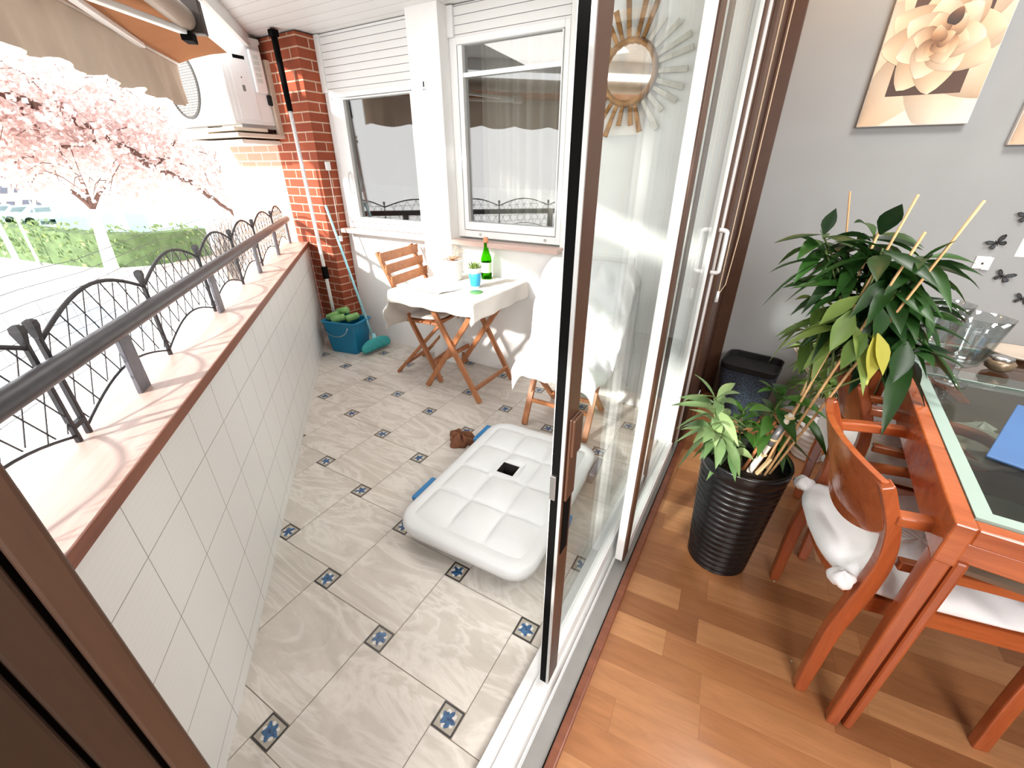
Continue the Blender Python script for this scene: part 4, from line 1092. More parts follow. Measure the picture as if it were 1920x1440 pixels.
# things lying on the shelf under the glass
def star(c, r, label):
    m_ = MB(); pts = []
    for k in range(10):
        a = k * math.pi / 5 + .4; q = r if k % 2 == 0 else r * .42; pts.append(Vector(c) + Vector((q * math.cos(a), q * math.sin(a), .004)))
    b_ = len(pts); base = [p - Vector((0, 0, .004)) for p in pts]
    m_.add(pts + [Vector(c) + Vector((0, 0, .03))], [(i, (i + 1) % 10, 10) for i in range(10)]); m_.add(pts + base, [(i, (i + 1) % 10, 10 + (i + 1) % 10, 10 + i) for i in range(10)])
    return tag(m_.build('starfish', plain('starfish_white', (214, 212, 200), .9, 0, .1, 30, 60, .5)), label, 'starfish')
star(atz(1838, 805, .614), .05, 'white starfish ornament under the table glass near its middle')
sd_ = atz(1815, 850, .613)
tag(MB().lathe([(.05, 0), (.10, .01), (.125, .04), (.12, .04), (.098, .014), (0, .006)], sd_, 32, lambda r, z, a: r * (1 + .05 * math.cos(a * 8))).build('shell_dish', plain('shell_cream', (196, 186, 172), .6, 0, .08), smooth=True), 'cream scalloped shell dish under the table glass', 'dish')
cc = atz(1880, 985, .613)
tag(MB().lathe([(.03, 0), (.075, .02), (.08, .03), (.07, .03), (0, .01)], cc, 28).build('bowl', plain('grey_bowl', (150, 150, 142), .5), smooth=True), 'grey bowl under the table glass at the near corner', 'bowl')
tag(MB().ball(atz(1772, 830, .64), .026, 14, (1.2, .8, .9)).build('pebble', M['terracotta'], smooth=True), 'brown shell pebble under the table glass at left', 'shell')
# blue mat and flower on the table
bl = [atz(1847, 857, .7615), atz(1897, 928, .7615)]; dx = (bl[1] - bl[0]).normalized()
b2_ = atz(1920, 738, .7615); d3 = (b2_ - bl[0]); d3n = d3.normalized()
mp_ = MB(); A1, B1 = bl[0], bl[0] + d3n * .5; sdv = Vector((d3n.y, -d3n.x, 0))
mp_.add([A1, A1 + d3n * .42, A1 + d3n * .42 + sdv * .30, A1 + sdv * .30] + [p + Vector((0, 0, .006)) for p in (A1, A1 + d3n * .42, A1 + d3n * .42 + sdv * .30, A1 + sdv * .30)], [(0, 1, 2, 3), (4, 5, 6, 7), (0, 1, 5, 4), (1, 2, 6, 5), (2, 3, 7, 6), (3, 0, 4, 7)])
tag(mp_.build('placemat', plain('slate_blue_mat', (62, 98, 144), .5, 0, .05), bevel=.002), 'slate blue rectangular mat lying on the glass table top', 'placemat')
# --- glass vases on the table
M['crystal'] = pane('clear_crystal', (.86, .89, .89), .10, 1.0)
def vase(p, label, s=1.0, group=None):
    t = thing('glass_vase', label, 'vase', p, 0, group)
    def fl(r, z, a): return r * (1 + (.05 * (z / (.26 * s)) * math.cos(a * 8)))
    MB().lathe([(x * s, z * s) for x, z in [(0, 0), (.05, 0), (.052, .004), (.03, .012), (.011, .03), (.013, .045), (.011, .06), (.02, .072), (.0, .076)]], p, 32).build('foot', M['crystal'], t, smooth=True)
    MB().lathe([(x * s, z * s) for x, z in [(0, .072), (.03, .074), (.052, .09), (.062, .12), (.074, .2), (.086, .27), (.083, .27), (.070, .2), (.057, .12), (.046, .096), (.0, .086)]], p, 48, fl).build('bowl', M['crystal'], t, smooth=True)
    return t
vp = atz(1780, 716, .7625)
vase(vp, 'clear fluted glass vase standing on the glass table, nearest the viewer', .82)
vase(vp + Vector((-.03, .20, 0)), 'second clear glass vase behind the plant, partly hidden', .78)
bp_ = atz(1868, 694, .7625)
sh_ = thing('shell_bowl', 'small silver and brown shell ornament at the far end of the glass table', 'ornament', bp_)
MB().lathe([(.02, 0), (.035, .01), (.04, .03), (.03, .04), (0, .035)], bp_, 24).build('body', plain('bronze_shell', (120, 104, 84), .3, .4, .2), sh_, smooth=True)
MB().lathe([(.0, .036), (.03, .04), (.026, .05), (0, .052)], bp_, 24, lambda r, z, a: r * (1 + .1 * math.cos(5 * a))).build('top', M['chrome'], sh_, smooth=True)
bt_ = atz(1905, 668, .7625)
tag(MB().lathe([(.05, 0), (.085, .012), (.09, .02), (.08, .02), (.05, .006), (0, .006)], bt_, 30).build('dish', plain('beige_dish', (176, 164, 150), .4), smooth=True), 'flat beige dish at the far right end of the glass table', 'dish')

# --- dining chairs (local: x forward, y sideways)
def dining_chair(name, label, loc, rz):
    t = thing(name, label, 'chair', loc, rz)
    Mx = Matrix.Translation(loc) @ Matrix.Rotation(rz, 4, 'Z')
    def P(x, y, z): return Mx @ Vector((x, y, z))
    def D(x, y, z): return Mx.to_3x3() @ Vector((x, y, z))
    prof = [(-.02, 0), (-.020, .1), (-.018, .27), (-.008, .38), (.002, .47), (.004, .56), (-.012, .65), (-.045, .73), (-.062, .765)]
    for s in (-1, 1):
        path = smoothpath([P(x, s * .20, z) for x, z in prof], 5)
        MB().sweep(path, .03, [.028 + .010 * math.sin(min(1, i / len(path) * 1.3) * math.pi) for i in range(len(path))], D(0, 1, 0)).build('rear_leg', M['cherry_z'], t, bevel=.004)
        fpth = smoothpath([P(.40, s * .205, 0), P(.385, s * .205, .2), P(.375, s * .205, .42), P(.37, s * .205, .56)], 4)
        MB().sweep(fpth, .028, .034, D(0, 1, 0)).build('front_leg', M['cherry_z'], t, bevel=.004)
        MB().sweep(smoothpath([P(-.02, s * .205, .685), P(.12, s * .212, .69), P(.26, s * .214, .67), P(.36, s * .208, .60), P(.372, s * .205, .55)], 5), .032, .028, D(0, 1, 0)).build('arm', M['cherry'], t, bevel=.005)
        MB().sweep([P(.03, s * .203, .555), P(.2, s * .208, .555), P(.365, s * .206, .545)], .024, .026, D(0, 1, 0)).build('arm_rail', M['cherry'], t, bevel=.004)
        MB().sweep([P(.02, s * .19, .40), P(.375, s * .195, .40)], .022, .05, D(0, 1, 0)).build('seat_rail', M['cherry'], t, bevel=.003)
    # curved deep back panel
    def front(u, v, off):
        y = (u - .5) * .40; e = 1 - (2 * u - 1) ** 2
        zt = .768 + .012 * e; zb = .635 - .095 * e ** .8
        z = zb + (zt - zb) * v
        bx = (.006 - .35 * max(0, z - .575)) - .040 * e
        return P(bx + off, y, z)
    pm_ = MB(); nu, nv = 25, 9
    vs = [front(i / (nu - 1), j / (nv - 1), o) for o in (-.009, .009) for j in range(nv) for i in range(nu)]
    fs = []; N = nu * nv
    for j in range(nv - 1):
        for i in range(nu - 1):
            a = j * nu + i; fs += [(a, a + 1, a + nu + 1, a + nu), (N + a, N + a + nu, N + a + nu + 1, N + a + 1)]
    for i in range(nu - 1):
        fs += [(i, N + i, N + i + 1, i + 1)]; b = (nv - 1) * nu + i; fs += [(b, b + 1, N + b + 1, N + b)]
    for j in range(nv - 1):
        a = j * nu; fs += [(a, a + nu, N + a + nu, N + a)]; a = j * nu + nu - 1; fs += [(a, N + a, N + a + nu, a + nu)]
    pm_.add(vs, fs); pm_.build('back_panel', M['cherry'], t, smooth=False, bevel=.002)
    # curved rear seat rail and front rail
    MB().sweep(smoothpath([P(.012, -.195, .405), P(-.02, -.11, .40), P(-.035, 0, .40), P(-.02, .11, .40), P(.012, .195, .405)], 6), .045, .022, (0, 0, 1)).build('rear_rail', M['cherry'], t, bevel=.003)
    MB().sweep([P(.385, -.2, .395), P(.385, .2, .395)], .05, .022, (0, 0, 1)).build('front_rail', M['cherry'], t, bevel=.003)
    MB().box(-.03, .37, -.185, .185, .405, .425, P).build('seat_board', M['cherry'], t)
    return t, P
def pad(P, label, label2=None):
    t = thing('seat_cushion', label, 'cushion', P(.16, 0, .43))
    def f(u, v):
        a = u * 2 * math.pi; ph = (v - .5) * math.pi; c, s = math.cos(a), math.sin(a); e = .42
        x = math.copysign(abs(c) ** e, c) * .235; y = math.copysign(abs(s) ** e, s) * .215; k = max(0, math.cos(ph)) ** .3
        wr = .010 * math.sin(x * 38 + y * 22) + .009 * math.sin(y * 63 - x * 25 + 2) + .010 * abs(math.sin(x * 45 + y * 70 + 2 * math.sin(x * 20)))
        h = .0255 + .0255 * math.sin(ph) + (wr * min(1, max(0, v - .5) * 5)) * k
        return P(.185 + x * k - (.03 if x < 0 else 0) * (1 - (y / .215) ** 2) , y * k, .4265 + max(0, h))
    MB().grid(64, 20, f, True).build('pad', M['fabric_white'], t, smooth=True)
    for s in (-1, 1):
        MB().ball(P(-.055, s * (.205 if s < 0 else .172), .468), .026, 18, (1.1, 1, .9), lambda th, ph: 1 + .12 * math.sin(3 * th + 2 * ph) + .06 * math.sin(7 * th)).build('tie_knot', M['fabric_white'], t, smooth=True)
    return t
fa, fb_ = atz(1450, 1080), atz(1497, 1285)
rc = (fa + fb_) / 2; thA = math.atan2(-(fa - fb_).x, (fa - fb_).y)
cA, PA = dining_chair('dining_chair', 'curved-back cherry wood chair nearest the viewer at the table side', (rc.x + .02, rc.y, 0), thA)
pad(PA, 'crumpled white seat cushion with tied corners on the nearest dining chair')
fa, fb_ = atz(1493, 928), atz(1503, 1046)
rc = (fa + fb_) / 2; thB = math.atan2(-(fa - fb_).x, (fa - fb_).y)
cB, PB_ = dining_chair('dining_chair', 'curved-back cherry wood chair behind the nearest one, under the plant', (rc.x + .02, rc.y, 0), thB)
pad(PB_, 'white seat cushion on the farther dining chair')

# --- denim basket
bk_ = Vector((.065, 2.74, 0)); BR = R(-8)
bs = thing('storage_basket', 'dark denim fabric basket with black lining against the grey wall', 'basket', bk_, BR)
shell(MB(), bk_, [(.25, .22, .04, 0), (.30, .27, .05, .30), (.305, .275, .05, .307), (.295, .265, .05, .307), (.285, .255, .045, .295), (.24, .21, .04, .012)], BR).build('body', M['denim'], bs, bevel=.0)
shell(MB(), bk_, [(.296, .266, .05, .3075), (.310, .28, .052, .345), (.304, .274, .05, .349), (.292, .262, .046, .343), (.282, .252, .044, .24), (.236, .206, .04, .0135)], BR).build('lining', M['black_fabric'], bs)

# --- ribbed black planter with tall plants and canes
pt = Vector((.098, 1.44, 0))
bpn = thing('plant_pot', 'tall ribbed black plant pot with bamboo canes beside the glass door', 'potted plant', pt)
pr = [(0, 0), (.098, 0), (.103, .006)]
for k in range(100):
    z = .01 + .43 * k / 99; pr.append((.104 + .036 * z / .5 + .0030 * math.sin(z * 2 * math.pi / .0265), z))
pr += [(.137, .447), (.142, .46), (.1435, .488), (.141, .494), (.136, .494), (.133, .485), (.130, .43), (0, .425)]
MB().lathe(pr, pt, 56).build('pot', M['black_pot'], bpn, smooth=True)
MB().lathe([(0, .447), (.06, .452), (.1305, .446), (.1295, .43)], pt, 30, lambda r, z, a: r * (1 + .01 * math.sin(a * 7))).build('soil', M['soil'], bpn, smooth=True)
soil = .447
def stake(a, b, r=.0042, mt='bamboo', nm='cane', parent=None):
    q = MB(); n = 7; pts = [a + (b - a) * k / n for k in range(n + 1)]
    q.tube(pts, [r * (1 - .15 * k / n) for k in range(n + 1)], 8)
    return q.build(nm, M[mt], parent or bpn, smooth=True)
b0 = pt + Vector((.045, -.035, soil - .02)); b1 = pt + Vector((.060, -.03, soil - .02)); b2c = pt + Vector((.072, -.012, soil - .02)); b3 = pt + Vector((.065, .01, soil - .02))
tp = [aty(1722, 365, 1.66), aty(1735, 435, 1.60), aty(1846, 376, 1.62), aty(1665, 400, 1.70)]
canes = [(b0, tp[0]), (b1, tp[1]), (b2c, tp[2]), (b3, tp[3])]
for a, b in canes: stake(a, b)
# short brown canes tied together
sa = pt + Vector((-.005, -.03, soil - .01))
for (dx, dy, hx, L) in ((0, 0, .055, .20), (.035, .02, .05, .17)): stake(sa + Vector((dx, dy, 0)), sa + Vector((dx + hx, dy + .05, L)), .006, 'bamboo_dark')
q = MB(); qa = sa + Vector((.02, 0, 0)); qb = qa + Vector((.072, .06, .235)); q.tube([qa, qb], [.011, .009], 10)
q.k = 1; q.tube([qa + (qb - qa) * .5, qa + (qb - qa) * .85], [.0125, .0115], 10); q.build('wrapped_cane', [plain('painted_cane', (226, 216, 202), .7, 0, .1, 40), plain('silver_tape', (140, 140, 140), .35, .5, .25, 50)], bpn, smooth=True)
rfm = plain('raffia', (216, 196, 150), .8)
for t_ in (.35, .6, .95): MB().lathe([(.013, -.004), (.016, 0), (.013, .004)], qa + (qb - qa) * t_, 10).build('raffia_tie', rfm, bpn)
clothes = MB(); clothes.beam(b0 + Vector((-.006, -.006, .03)), b0 + Vector((.02, .0, .10)), .012, .008); clothes.build('wooden_peg', plain('peg_wood', (228, 198, 148), .6), bpn)
# low leafy rosettes in the front of the pot
f = MB(); st_ = MB()
def shoot(base, tip, n_wh, nl, L, W_, mb, stm, seed, tilt=.25, drop=.35, r=.004):
    rg = random.Random(seed); mid = (base + tip) / 2 + Vector((rg.uniform(-.02, .02), rg.uniform(-.02, .02), .01))
    path = smoothpath([base, mid, tip], 6); stm.tube(path, [r * (1 - .4 * i / len(path)) for i in range(len(path))], 6)
    d = (tip - mid).normalized()
    for k in range(n_wh):
        t = 1 - k * .75 / max(1, n_wh); p = path[int(t * (len(path) - 1))]
        whorl(mb, p, d if k == 0 else d, nl, L * (1 - .05 * k), W_, tilt + (.35 if k == 0 else -.05), .3, drop, seed * 13 + k)
shoot(pt + Vector((-.06, -.01, soil)), aty(1342, 745, pt.y - .06) , 4, 7, .135, .036, f, st_, 1, .25, .35)
shoot(pt + Vector((-.03, -.06, soil)), aty(1330, 800, pt.y - .10), 3, 6, .115, .034, f, st_, 2, .1, .5)
shoot(pt + Vector((.0, .05, soil)), aty(1385, 790, pt.y + .06), 2, 6, .11, .032, f, st_, 7, .1, .5)
fd = MB()
shoot(pt + Vector((.03, .05, soil)), aty(1470, 742, pt.y + .06), 3, 6, .135, .040, fd, st_, 3, .3, .4)
shoot(pt + Vector((-.01, .03, soil)), aty(1395, 770, pt.y + .05), 2, 6, .11, .034, fd, st_, 4, .2, .5)
shoot(pt + Vector((.04, .06, soil)), aty(1500, 770, pt.y + .10), 2, 5, .13, .040, fd, st_, 8, .1, .5)
f.build('rosette_leaves', M['leaf_mid'], bpn, smooth=True)
fd.build('low_leaves', leafmat('fresh_leaf', (34, 76, 30), (84, 128, 50)), bpn, smooth=True)
# tall leafy stems tied along the canes
hd_ = MB(); hb_ = MB(); hy_ = MB()
def cluster(x, y, Y, n, L, W_, seed, mb, d=(0, 0, 1), tilt=.15, drop=.3, from_=None):
    p = aty(x, y, Y); ca, cb = canes[seed % 4]; tt_ = min(.9, max(.15, (p.z - .16 - ca.z) / (cb.z - ca.z))); b = ca + (cb - ca) * tt_
    m1 = b + (p - b) * .5 + Vector((.01, .0, -.01)); path = smoothpath([b, m1, p], 8)
    st_.tube(path, [.0045 - .002 * i / len(path) for i in range(len(path))], 6)
    whorl(mb, p, d, n, L, W_, tilt, .4, drop, seed)
    whorl(mb, path[-3], d, max(3, n - 2), L * 1.05, W_, tilt - .35, .35, drop + .1, seed + 50)
for (x, y, Y, n, L, W_, sd2, lo_) in (
    (1545, 445, 1.72, 6, .165, .042, 11, 0), (1548, 470, 1.66, 5, .16, .042, 27, 0), (1640, 440, 1.72, 8, .165, .048, 12, 0), (1655, 465, 1.60, 6, .16, .05, 28, 0), (1735, 480, 1.66, 7, .15, .044, 13, 0), (1725, 500, 1.70, 5, .15, .044, 29, 0),
    (1605, 540, 1.62, 8, .17, .05, 14, 0), (1690, 550, 1.70, 8, .165, .048, 15, 0), (1640, 590, 1.74, 8, .17, .05, 16, 0), (1710, 610, 1.66, 7, .165, .05, 17, 0), (1715, 650, 1.60, 6, .15, .05, 21, 0),
    (1560, 520, 1.70, 6, .15, .044, 22, 0), (1660, 640, 1.66, 7, .16, .05, 23, 0), (1680, 520, 1.62, 7, .15, .046, 30, 0), (1600, 480, 1.70, 7, .15, .046, 31, 0), (1660, 560, 1.66, 8, .16, .048, 32, 0), (1730, 570, 1.70, 6, .14, .046, 33, 0)):
    cluster(x, y, Y, n, L, W_, sd2, hd_, (.15, -.15, 1), .2 - .1 * (sd2 % 3), .32)
for (x, y, Y, n, L, W_, sd2) in ((1560, 590, 1.62, 5, .16, .044, 41), (1535, 560, 1.66, 4, .13, .036, 42), (1600, 600, 1.52, 4, .17, .05, 43), (1520, 605, 1.70, 5, .11, .036, 44), (1530, 650, 1.68, 5, .12, .04, 45)):
    cluster(x, y, Y, n, L, W_, sd2, hb_, (.0, -.3, 1), 0, .4)
def toleaf(mb, x0, y0, x1, y1, Y0, Y1, W_, drop=.1, roll=0):
    a, b = aty(x0, y0, Y0), aty(x1, y1, Y1); b = b + Vector((0, 0, drop * (b - a).length)); onel(mb, a, (b - a), (b - a).length, W_, drop, roll)
toleaf(hy_, 1640, 628, 1628, 715, 1.48, 1.44, .058, .05, .2); toleaf(hy_, 1645, 625, 1655, 705, 1.48, 1.46, .05, .05, -.4)
toleaf(hb_, 1625, 625, 1575, 695, 1.50, 1.44, .052, .1); toleaf(hb_, 1600, 580, 1555, 660, 1.52, 1.46, .056, .06, .5); toleaf(hb_, 1612, 555, 1535, 610, 1.55, 1.5, .05, .1, .3)
toleaf(hd_, 1650, 575, 1640, 640, 1.5, 1.48, .06, .05, .1); toleaf(hd_, 1700, 640, 1672, 720, 1.52, 1.48, .058, .1, .2); toleaf(hd_, 1735, 590, 1740, 640, 1.6, 1.58, .045, .1)
toleaf(hd_, 1540, 440, 1450, 456, 1.66, 1.60, .045, .05); toleaf(hd_, 1650, 440, 1692, 382, 1.66, 1.62, .055, .0, .3); toleaf(hd_, 1730, 485, 1795, 450, 1.6, 1.58, .04, .0); toleaf(hd_, 1545, 440, 1568, 390, 1.66, 1.68, .04, 0)
hd_.build('tall_leaves', M['leaf_dark'], bpn, smooth=True)
hb_.build('bright_leaves', M['leaf_bright'], bpn, smooth=True)
tag(hy_.build('yellowed_leaves', M['leaf_yellow'], bpn, smooth=True), 'yellowed drooping leaf pair')
sb = MB(); sb.tube(smoothpath([aty(1622, 722, 1.47), aty(1632, 690, 1.49), aty(1641, 625, 1.50), aty(1655, 600, 1.52), aty(1640, 585, 1.56)], 6), .0055, 7)
sb.build('thick_yellow_stem', plain('yellow_green_stem', (176, 180, 84), .5), bpn, smooth=True)
st_.build('stems', M['stem_green'], bpn, smooth=True)
# --- white ribbed pots
def ribpot(name, label, p, r, h, rm=1.12):
    t = thing(name, label, 'flower pot', p)
    pr = [(0, 0), (r * .92, 0), (r * .95, .006)]
    for k in range(60):
        z = .01 + (h - .03) * k / 59; pr.append((r * (.95 + (rm - .95) * z / h) + .0025 * math.sin(z * 2 * math.pi / .03), z))
    pr += [(r * rm * 1.02, h - .012), (r * rm * 1.02, h), (r * rm * .93, h), (r * rm * .92, h - .03), (0, h - .035)]
    MB().lathe(pr, p, 48).build('pot', M['white_plastic'], t, smooth=True)
    MB().lathe([(0, h - .031), (r * rm * .919, h - .032)], p, 24).build('soil', M['soil'], t)
    return t
wp1 = Vector((.385, 2.40, 0)); wp1 = atz(1507, 868) + Vector((.01, .085, 0)); wp1.z = 0
ribpot('flower_pot', 'smaller ribbed white pot standing in front of the taller white pot', wp1, .075, .20)
wp2 = Vector((.46, 2.70, 0))
t2 = ribpot('flower_pot', 'taller ribbed white pot with bushy pale green plants by the grey wall', wp2, .105, .34)
f = MB(); s2 = MB()
rg = random.Random(5)
for k in range(26):
    an = rg.uniform(0, 6.28); b = wp2 + Vector((math.cos(an) * .05, math.sin(an) * .05, .31)); tp_ = b + Vector((math.cos(an) * rg.uniform(.03, .13) - .03, math.sin(an) * rg.uniform(.03, .12) - .02, rg.uniform(.05, .28)))
    s2.tube([b, (b + tp_) / 2 + Vector((0, 0, .03)), tp_], .002, 5); whorl(f, tp_, (0, 0, 1), 5, .075, .04, .1, .4, .4, k)
f.build('pale_leaves', leafmat('pale_round_leaf', (92, 140, 62), (156, 194, 104)), t2, smooth=True)
g_ = MB()
for k in range(160):
    an = rg.uniform(0, 6.28); b = wp2 + Vector((math.cos(an) * .07 - .05, math.sin(an) * .06 - .06, .30)); d = Vector((math.cos(an) * .6 - .3, math.sin(an) * .5 - .3, rg.uniform(.0, .9)))
    onel(g_, b + d * rg.uniform(.0, .06), d, .05, .006, .6, 0, 4)
g_.build('feathery_sprigs', leafmat('fern_green', (50, 96, 40), (110, 150, 70)), t2)
s2.build('stems', M['stem_green'], t2)
dst = aty(1594, 359, 2.62)
stake(wp2 + Vector((.02, 0, .29)), dst, .005, 'bamboo', 'cane', t2)
ps = MB()
for k in range(3): ps.tube([wp2 + Vector((-.07 + k * .012, -.05, .305)), aty(1488 + k * 6, 650, 2.62)], .006, 6)
ps.build('pale_stalks', plain('pale_dry_stalk', (206, 192, 176), .7), t2, smooth=True)
# small crumbs on the planks
for (x, y, r_, lb) in ((1451, 1090, .003, 'tiny white crumb on the planks left of the nearest dining chair leg'), (1564, 1200, .005, 'larger white crumb on the planks below the nearest dining chair'), (1484, 1240, .003, 'tiny white crumb on the planks near the rear leg of the nearest chair')):
    tag(MB().ball(atz(x, y, .0) + Vector((0, 0, r_ * .4)), r_, 8, (1, .8, .45)).build('crumb', M['paper'], smooth=True), lb, 'crumb', 'crumbs on the floor')
# ================================================================== OUTSIDE
GZ = -3.0
M['ground'] = plain('pale_paving', (226, 222, 218), .9, 0, .04, .2)
struct(MB().box(-140, 60, -90, 120, GZ - .5, GZ).build('ground', M['ground']), 'bright pale paved ground outside', 'ground')
M['earth'] = plain('pinkish_earth', (206, 184, 170), .95, 0, .15, .8)
eq = [atz(x, y, GZ + .02) for x, y in ((285, 505), (440, 455), (560, 440), (560, 520), (420, 520))]
tag(MB().poly(eq).build('planting_bed', M['earth']), 'pinkish bare earth bed around the foot of the white trunk', 'planting bed')
bq = []
cpu = atz(172, 598, GZ + .03)
for k in range(24):
    a = 2 * math.pi * k / 24; bq.append(cpu + Vector((2.6 * math.cos(a) * (1 + .2 * math.sin(3 * a)), .9 * math.sin(a), 0)))
tag(MB().poly(bq).build('puddle', plain('blue_grey_puddle', (164, 184, 200), .25)), 'blue grey puddle on the paving below the fence', 'puddle')
# hedge
def hedge():
    rg = random.Random(3); base = [atz(x, y, GZ) for x, y in ((-120, 470), (0, 482), (110, 496), (200, 502), (300, 496), (400, 478))]
    path = smoothpath(base, 10); core = MB(); lf = MB()
    for i in range(len(path) - 1):
        a, b = path[i], path[i + 1]; d = (b - a).normalized(); n = Vector((-d.y, d.x, 0))
        if n.x > 0: n = -n
        h = 1.75 - .35 * i / len(path)
        core.add([a, b, b + n * 1.0, a + n * 1.0, a + Vector((0, 0, h)), b + Vector((0, 0, h)), b + n + Vector((0, 0, h)), a + n + Vector((0, 0, h))], [(0, 1, 5, 4), (4, 5, 6, 7), (3, 2, 6, 7), (0, 3, 7, 4), (1, 2, 6, 5)])
        for k in range(int((b - a).length * 130)):
            p = a + (b - a) * rg.random() + n * rg.uniform(-.15, 1.0); p.z = GZ + (rg.random() ** .8) * (h + .25 * math.sin(i * 1.7) + .15)
            r_ = rg.uniform(.06, .15); d1_ = Vector((rg.uniform(-1, 1), rg.uniform(-1, 1), rg.uniform(-.2, 1))).normalized(); s_ = d1_.orthogonal().normalized() * r_ * .6; q_ = d1_.cross(s_).normalized() * r_
            lf.add([p - s_, p - q_, p + s_, p + q_], [(0, 1, 2, 3)])
    t = thing('hedge', 'long clipped green hedge in front of the pale fence outside', 'hedge', path[25])
    core.build('branches', plain('hedge_core', (92, 112, 72), .9, 0, .3, 2), t)
    lf.build('foliage', leafmat('hedge_leaf', (96, 122, 80), (172, 186, 126), 1, .3), t)
hedge()
# pale translucent fence panels behind the hedge
fb = [far(x, 470, r_) for x, r_ in ((-60, 40), (100, 37), (190, 35), (300, 35), (395, 37))]
t = thing('panel_fence', 'pale mint translucent panel fence behind the hedge', 'fence', Vector((fb[2].x, fb[2].y, GZ)))
mint = pane('mint_panel', (.74, .90, .86), .08, .6)
for i in range(4):
    a, b = fb[i].copy(), fb[i + 1].copy(); a.z = b.z = GZ
    q = MB(); q.beam(a + Vector((0, 0, 1.35)), b + Vector((0, 0, 1.35)), .02, 2.3); q.build('panel', mint, t)
for i in range(5):
    a = fb[i].copy(); a.z = GZ; MB().tube([a, a + Vector((0, 0, 2.7))], .04, 6).build('post', M['white_alu'], t)
# white volumes
def block(name, label, x0, x1, ybase, ytop, r_, mtl, depth=4):
    a, b = far(x0, 400, r_), far(x1, 400, r_); a.z = b.z = GZ
    zt_ = far((x0 + x1) / 2, ytop, r_).z
    d = (b - a); n = Vector((-d.y, d.x, 0)).normalized()
    if n.dot(a) < 0: n = -n
    t = thing(name, label, 'building', (a + b) / 2)
    m_ = MB(); vs = [a, b, b + n * depth, a + n * depth]; m_.add(vs + [v + Vector((0, 0, zt_ - GZ)) for v in vs], [(0, 1, 2, 3), (4, 5, 6, 7), (0, 1, 5, 4), (1, 2, 6, 5), (2, 3, 7, 6), (3, 0, 4, 7)])
    m_.build('walls', mtl, t)
    r2 = MB(); vs = [v + Vector((0, 0, zt_ - GZ)) for v in vs]; cc_ = sum(vs, Vector()) / 4
    vs = [cc_ + (v - cc_) * 1.03 for v in vs]; r2.add(vs + [v + Vector((0, 0, .15)) for v in vs], [(0, 1, 2, 3), (4, 5, 6, 7), (0, 1, 5, 4), (1, 2, 6, 5), (2, 3, 7, 6), (3, 0, 4, 7)]); r2.build('roof', M['white_wall'], t)
    return t, a, b, n, zt_
M['bright'] = plain('bright_white_wall', (242, 244, 244), .9, 0, .02, .3)
block('pavilion', 'white flat-roofed pavilion behind the hedge', 98, 212, 430, 372, 42, M['bright'])
block('pavilion', 'long low white building at the right behind the hedge', 232, 398, 430, 378, 46, M['bright'])
bt2, a, b, n, zt_ = block('apartment_house', 'pinkish apartment house with dark windows at the far left', -140, 96, 410, 180, 68, plain('pink_brick_wall', (226, 196, 176), .9, 0, .08, .5), 10)
pane_d = plain('far_window', (104, 108, 122), .3)
for (x, y, w_, h_) in ((7, 356, 7, 7), (31, 355, 5, 6), (-22, 358, 7, 7), (20, 386, 8, 8), (51, 386, 9, 11), (73, 382, 5, 8), (-3, 388, 5, 8), (-30, 388, 7, 8), (40, 330, 6, 6), (10, 328, 6, 6)):
    q = MB(); P0 = a - n * .06
    def hit(px, py):
        d = ray(px, py); tt_ = (P0 - EYE).dot(n) / d.dot(n); return EYE + d * tt_
    c4 = [hit(x - w_, y - h_), hit(x + w_, y - h_), hit(x + w_, y + h_), hit(x - w_, y + h_)]
    q.add(c4, [(0, 1, 2, 3)]); q.build('window', pane_d, bt2)
# parked cars
def car(x, y, r_, c, label, rz):
    p = far(x, y, r_); p.z = GZ
    t = thing('car', label, 'car', p, rz, 'parked cars')
    Mx = Matrix.Translation(p) @ Matrix.Rotation(rz, 4, 'Z')
    prof = [(-2.1, .35), (-2.1, .8), (-1.5, .95), (-1.0, 1.4), (.5, 1.45), (1.1, .98), (2.0, .85), (2.1, .4)]
    m_ = MB(); vs = [Mx @ Vector((x_, sy * .85 * (.85 if z_ > 1.2 else 1), z_)) for sy in (-1, 1) for x_, z_ in prof]; n_ = len(prof)
    m_.add(vs, [tuple(range(n_)), tuple(range(n_, 2 * n_))] + [(i, (i + 1) % n_, n_ + (i + 1) % n_, n_ + i) for i in range(n_)]); m_.build('body', plain('car_paint_' + label[:6], c, .25, .2, .03), t, bevel=.08)
    w_ = MB(); 
    for sy in (-.86, .86): w_.add([Mx @ Vector((x_, sy, z_)) for x_, z_ in ((-1.1, .98), (-.85, 1.32), (.4, 1.36), (.85, 1.0))], [(0, 1, 2, 3)])
    w_.build('side_windows', pane_d, t)
    for wx in (-1.3, 1.3):
        for sy in (-.8, .8): MB().lathe([(0, -.1), (.3, -.1), (.33, 0), (.3, .1), (0, .1)], Mx @ Vector((wx, sy, .33)), 16, ax=Matrix.Rotation(rz, 3, 'Z') @ Matrix.Rotation(R(90), 3, 'X')).build('wheel', M['black_rubber'], t)
car(60, 407, 58, (216, 220, 228), 'silver parked car in front of the pinkish apartment house', R(75))
car(10, 405, 60, (196, 204, 222), 'bluish parked car at the far left edge', R(75))
car(92, 404, 56, (236, 236, 238), 'white parked car beside the white pavilion', R(80))
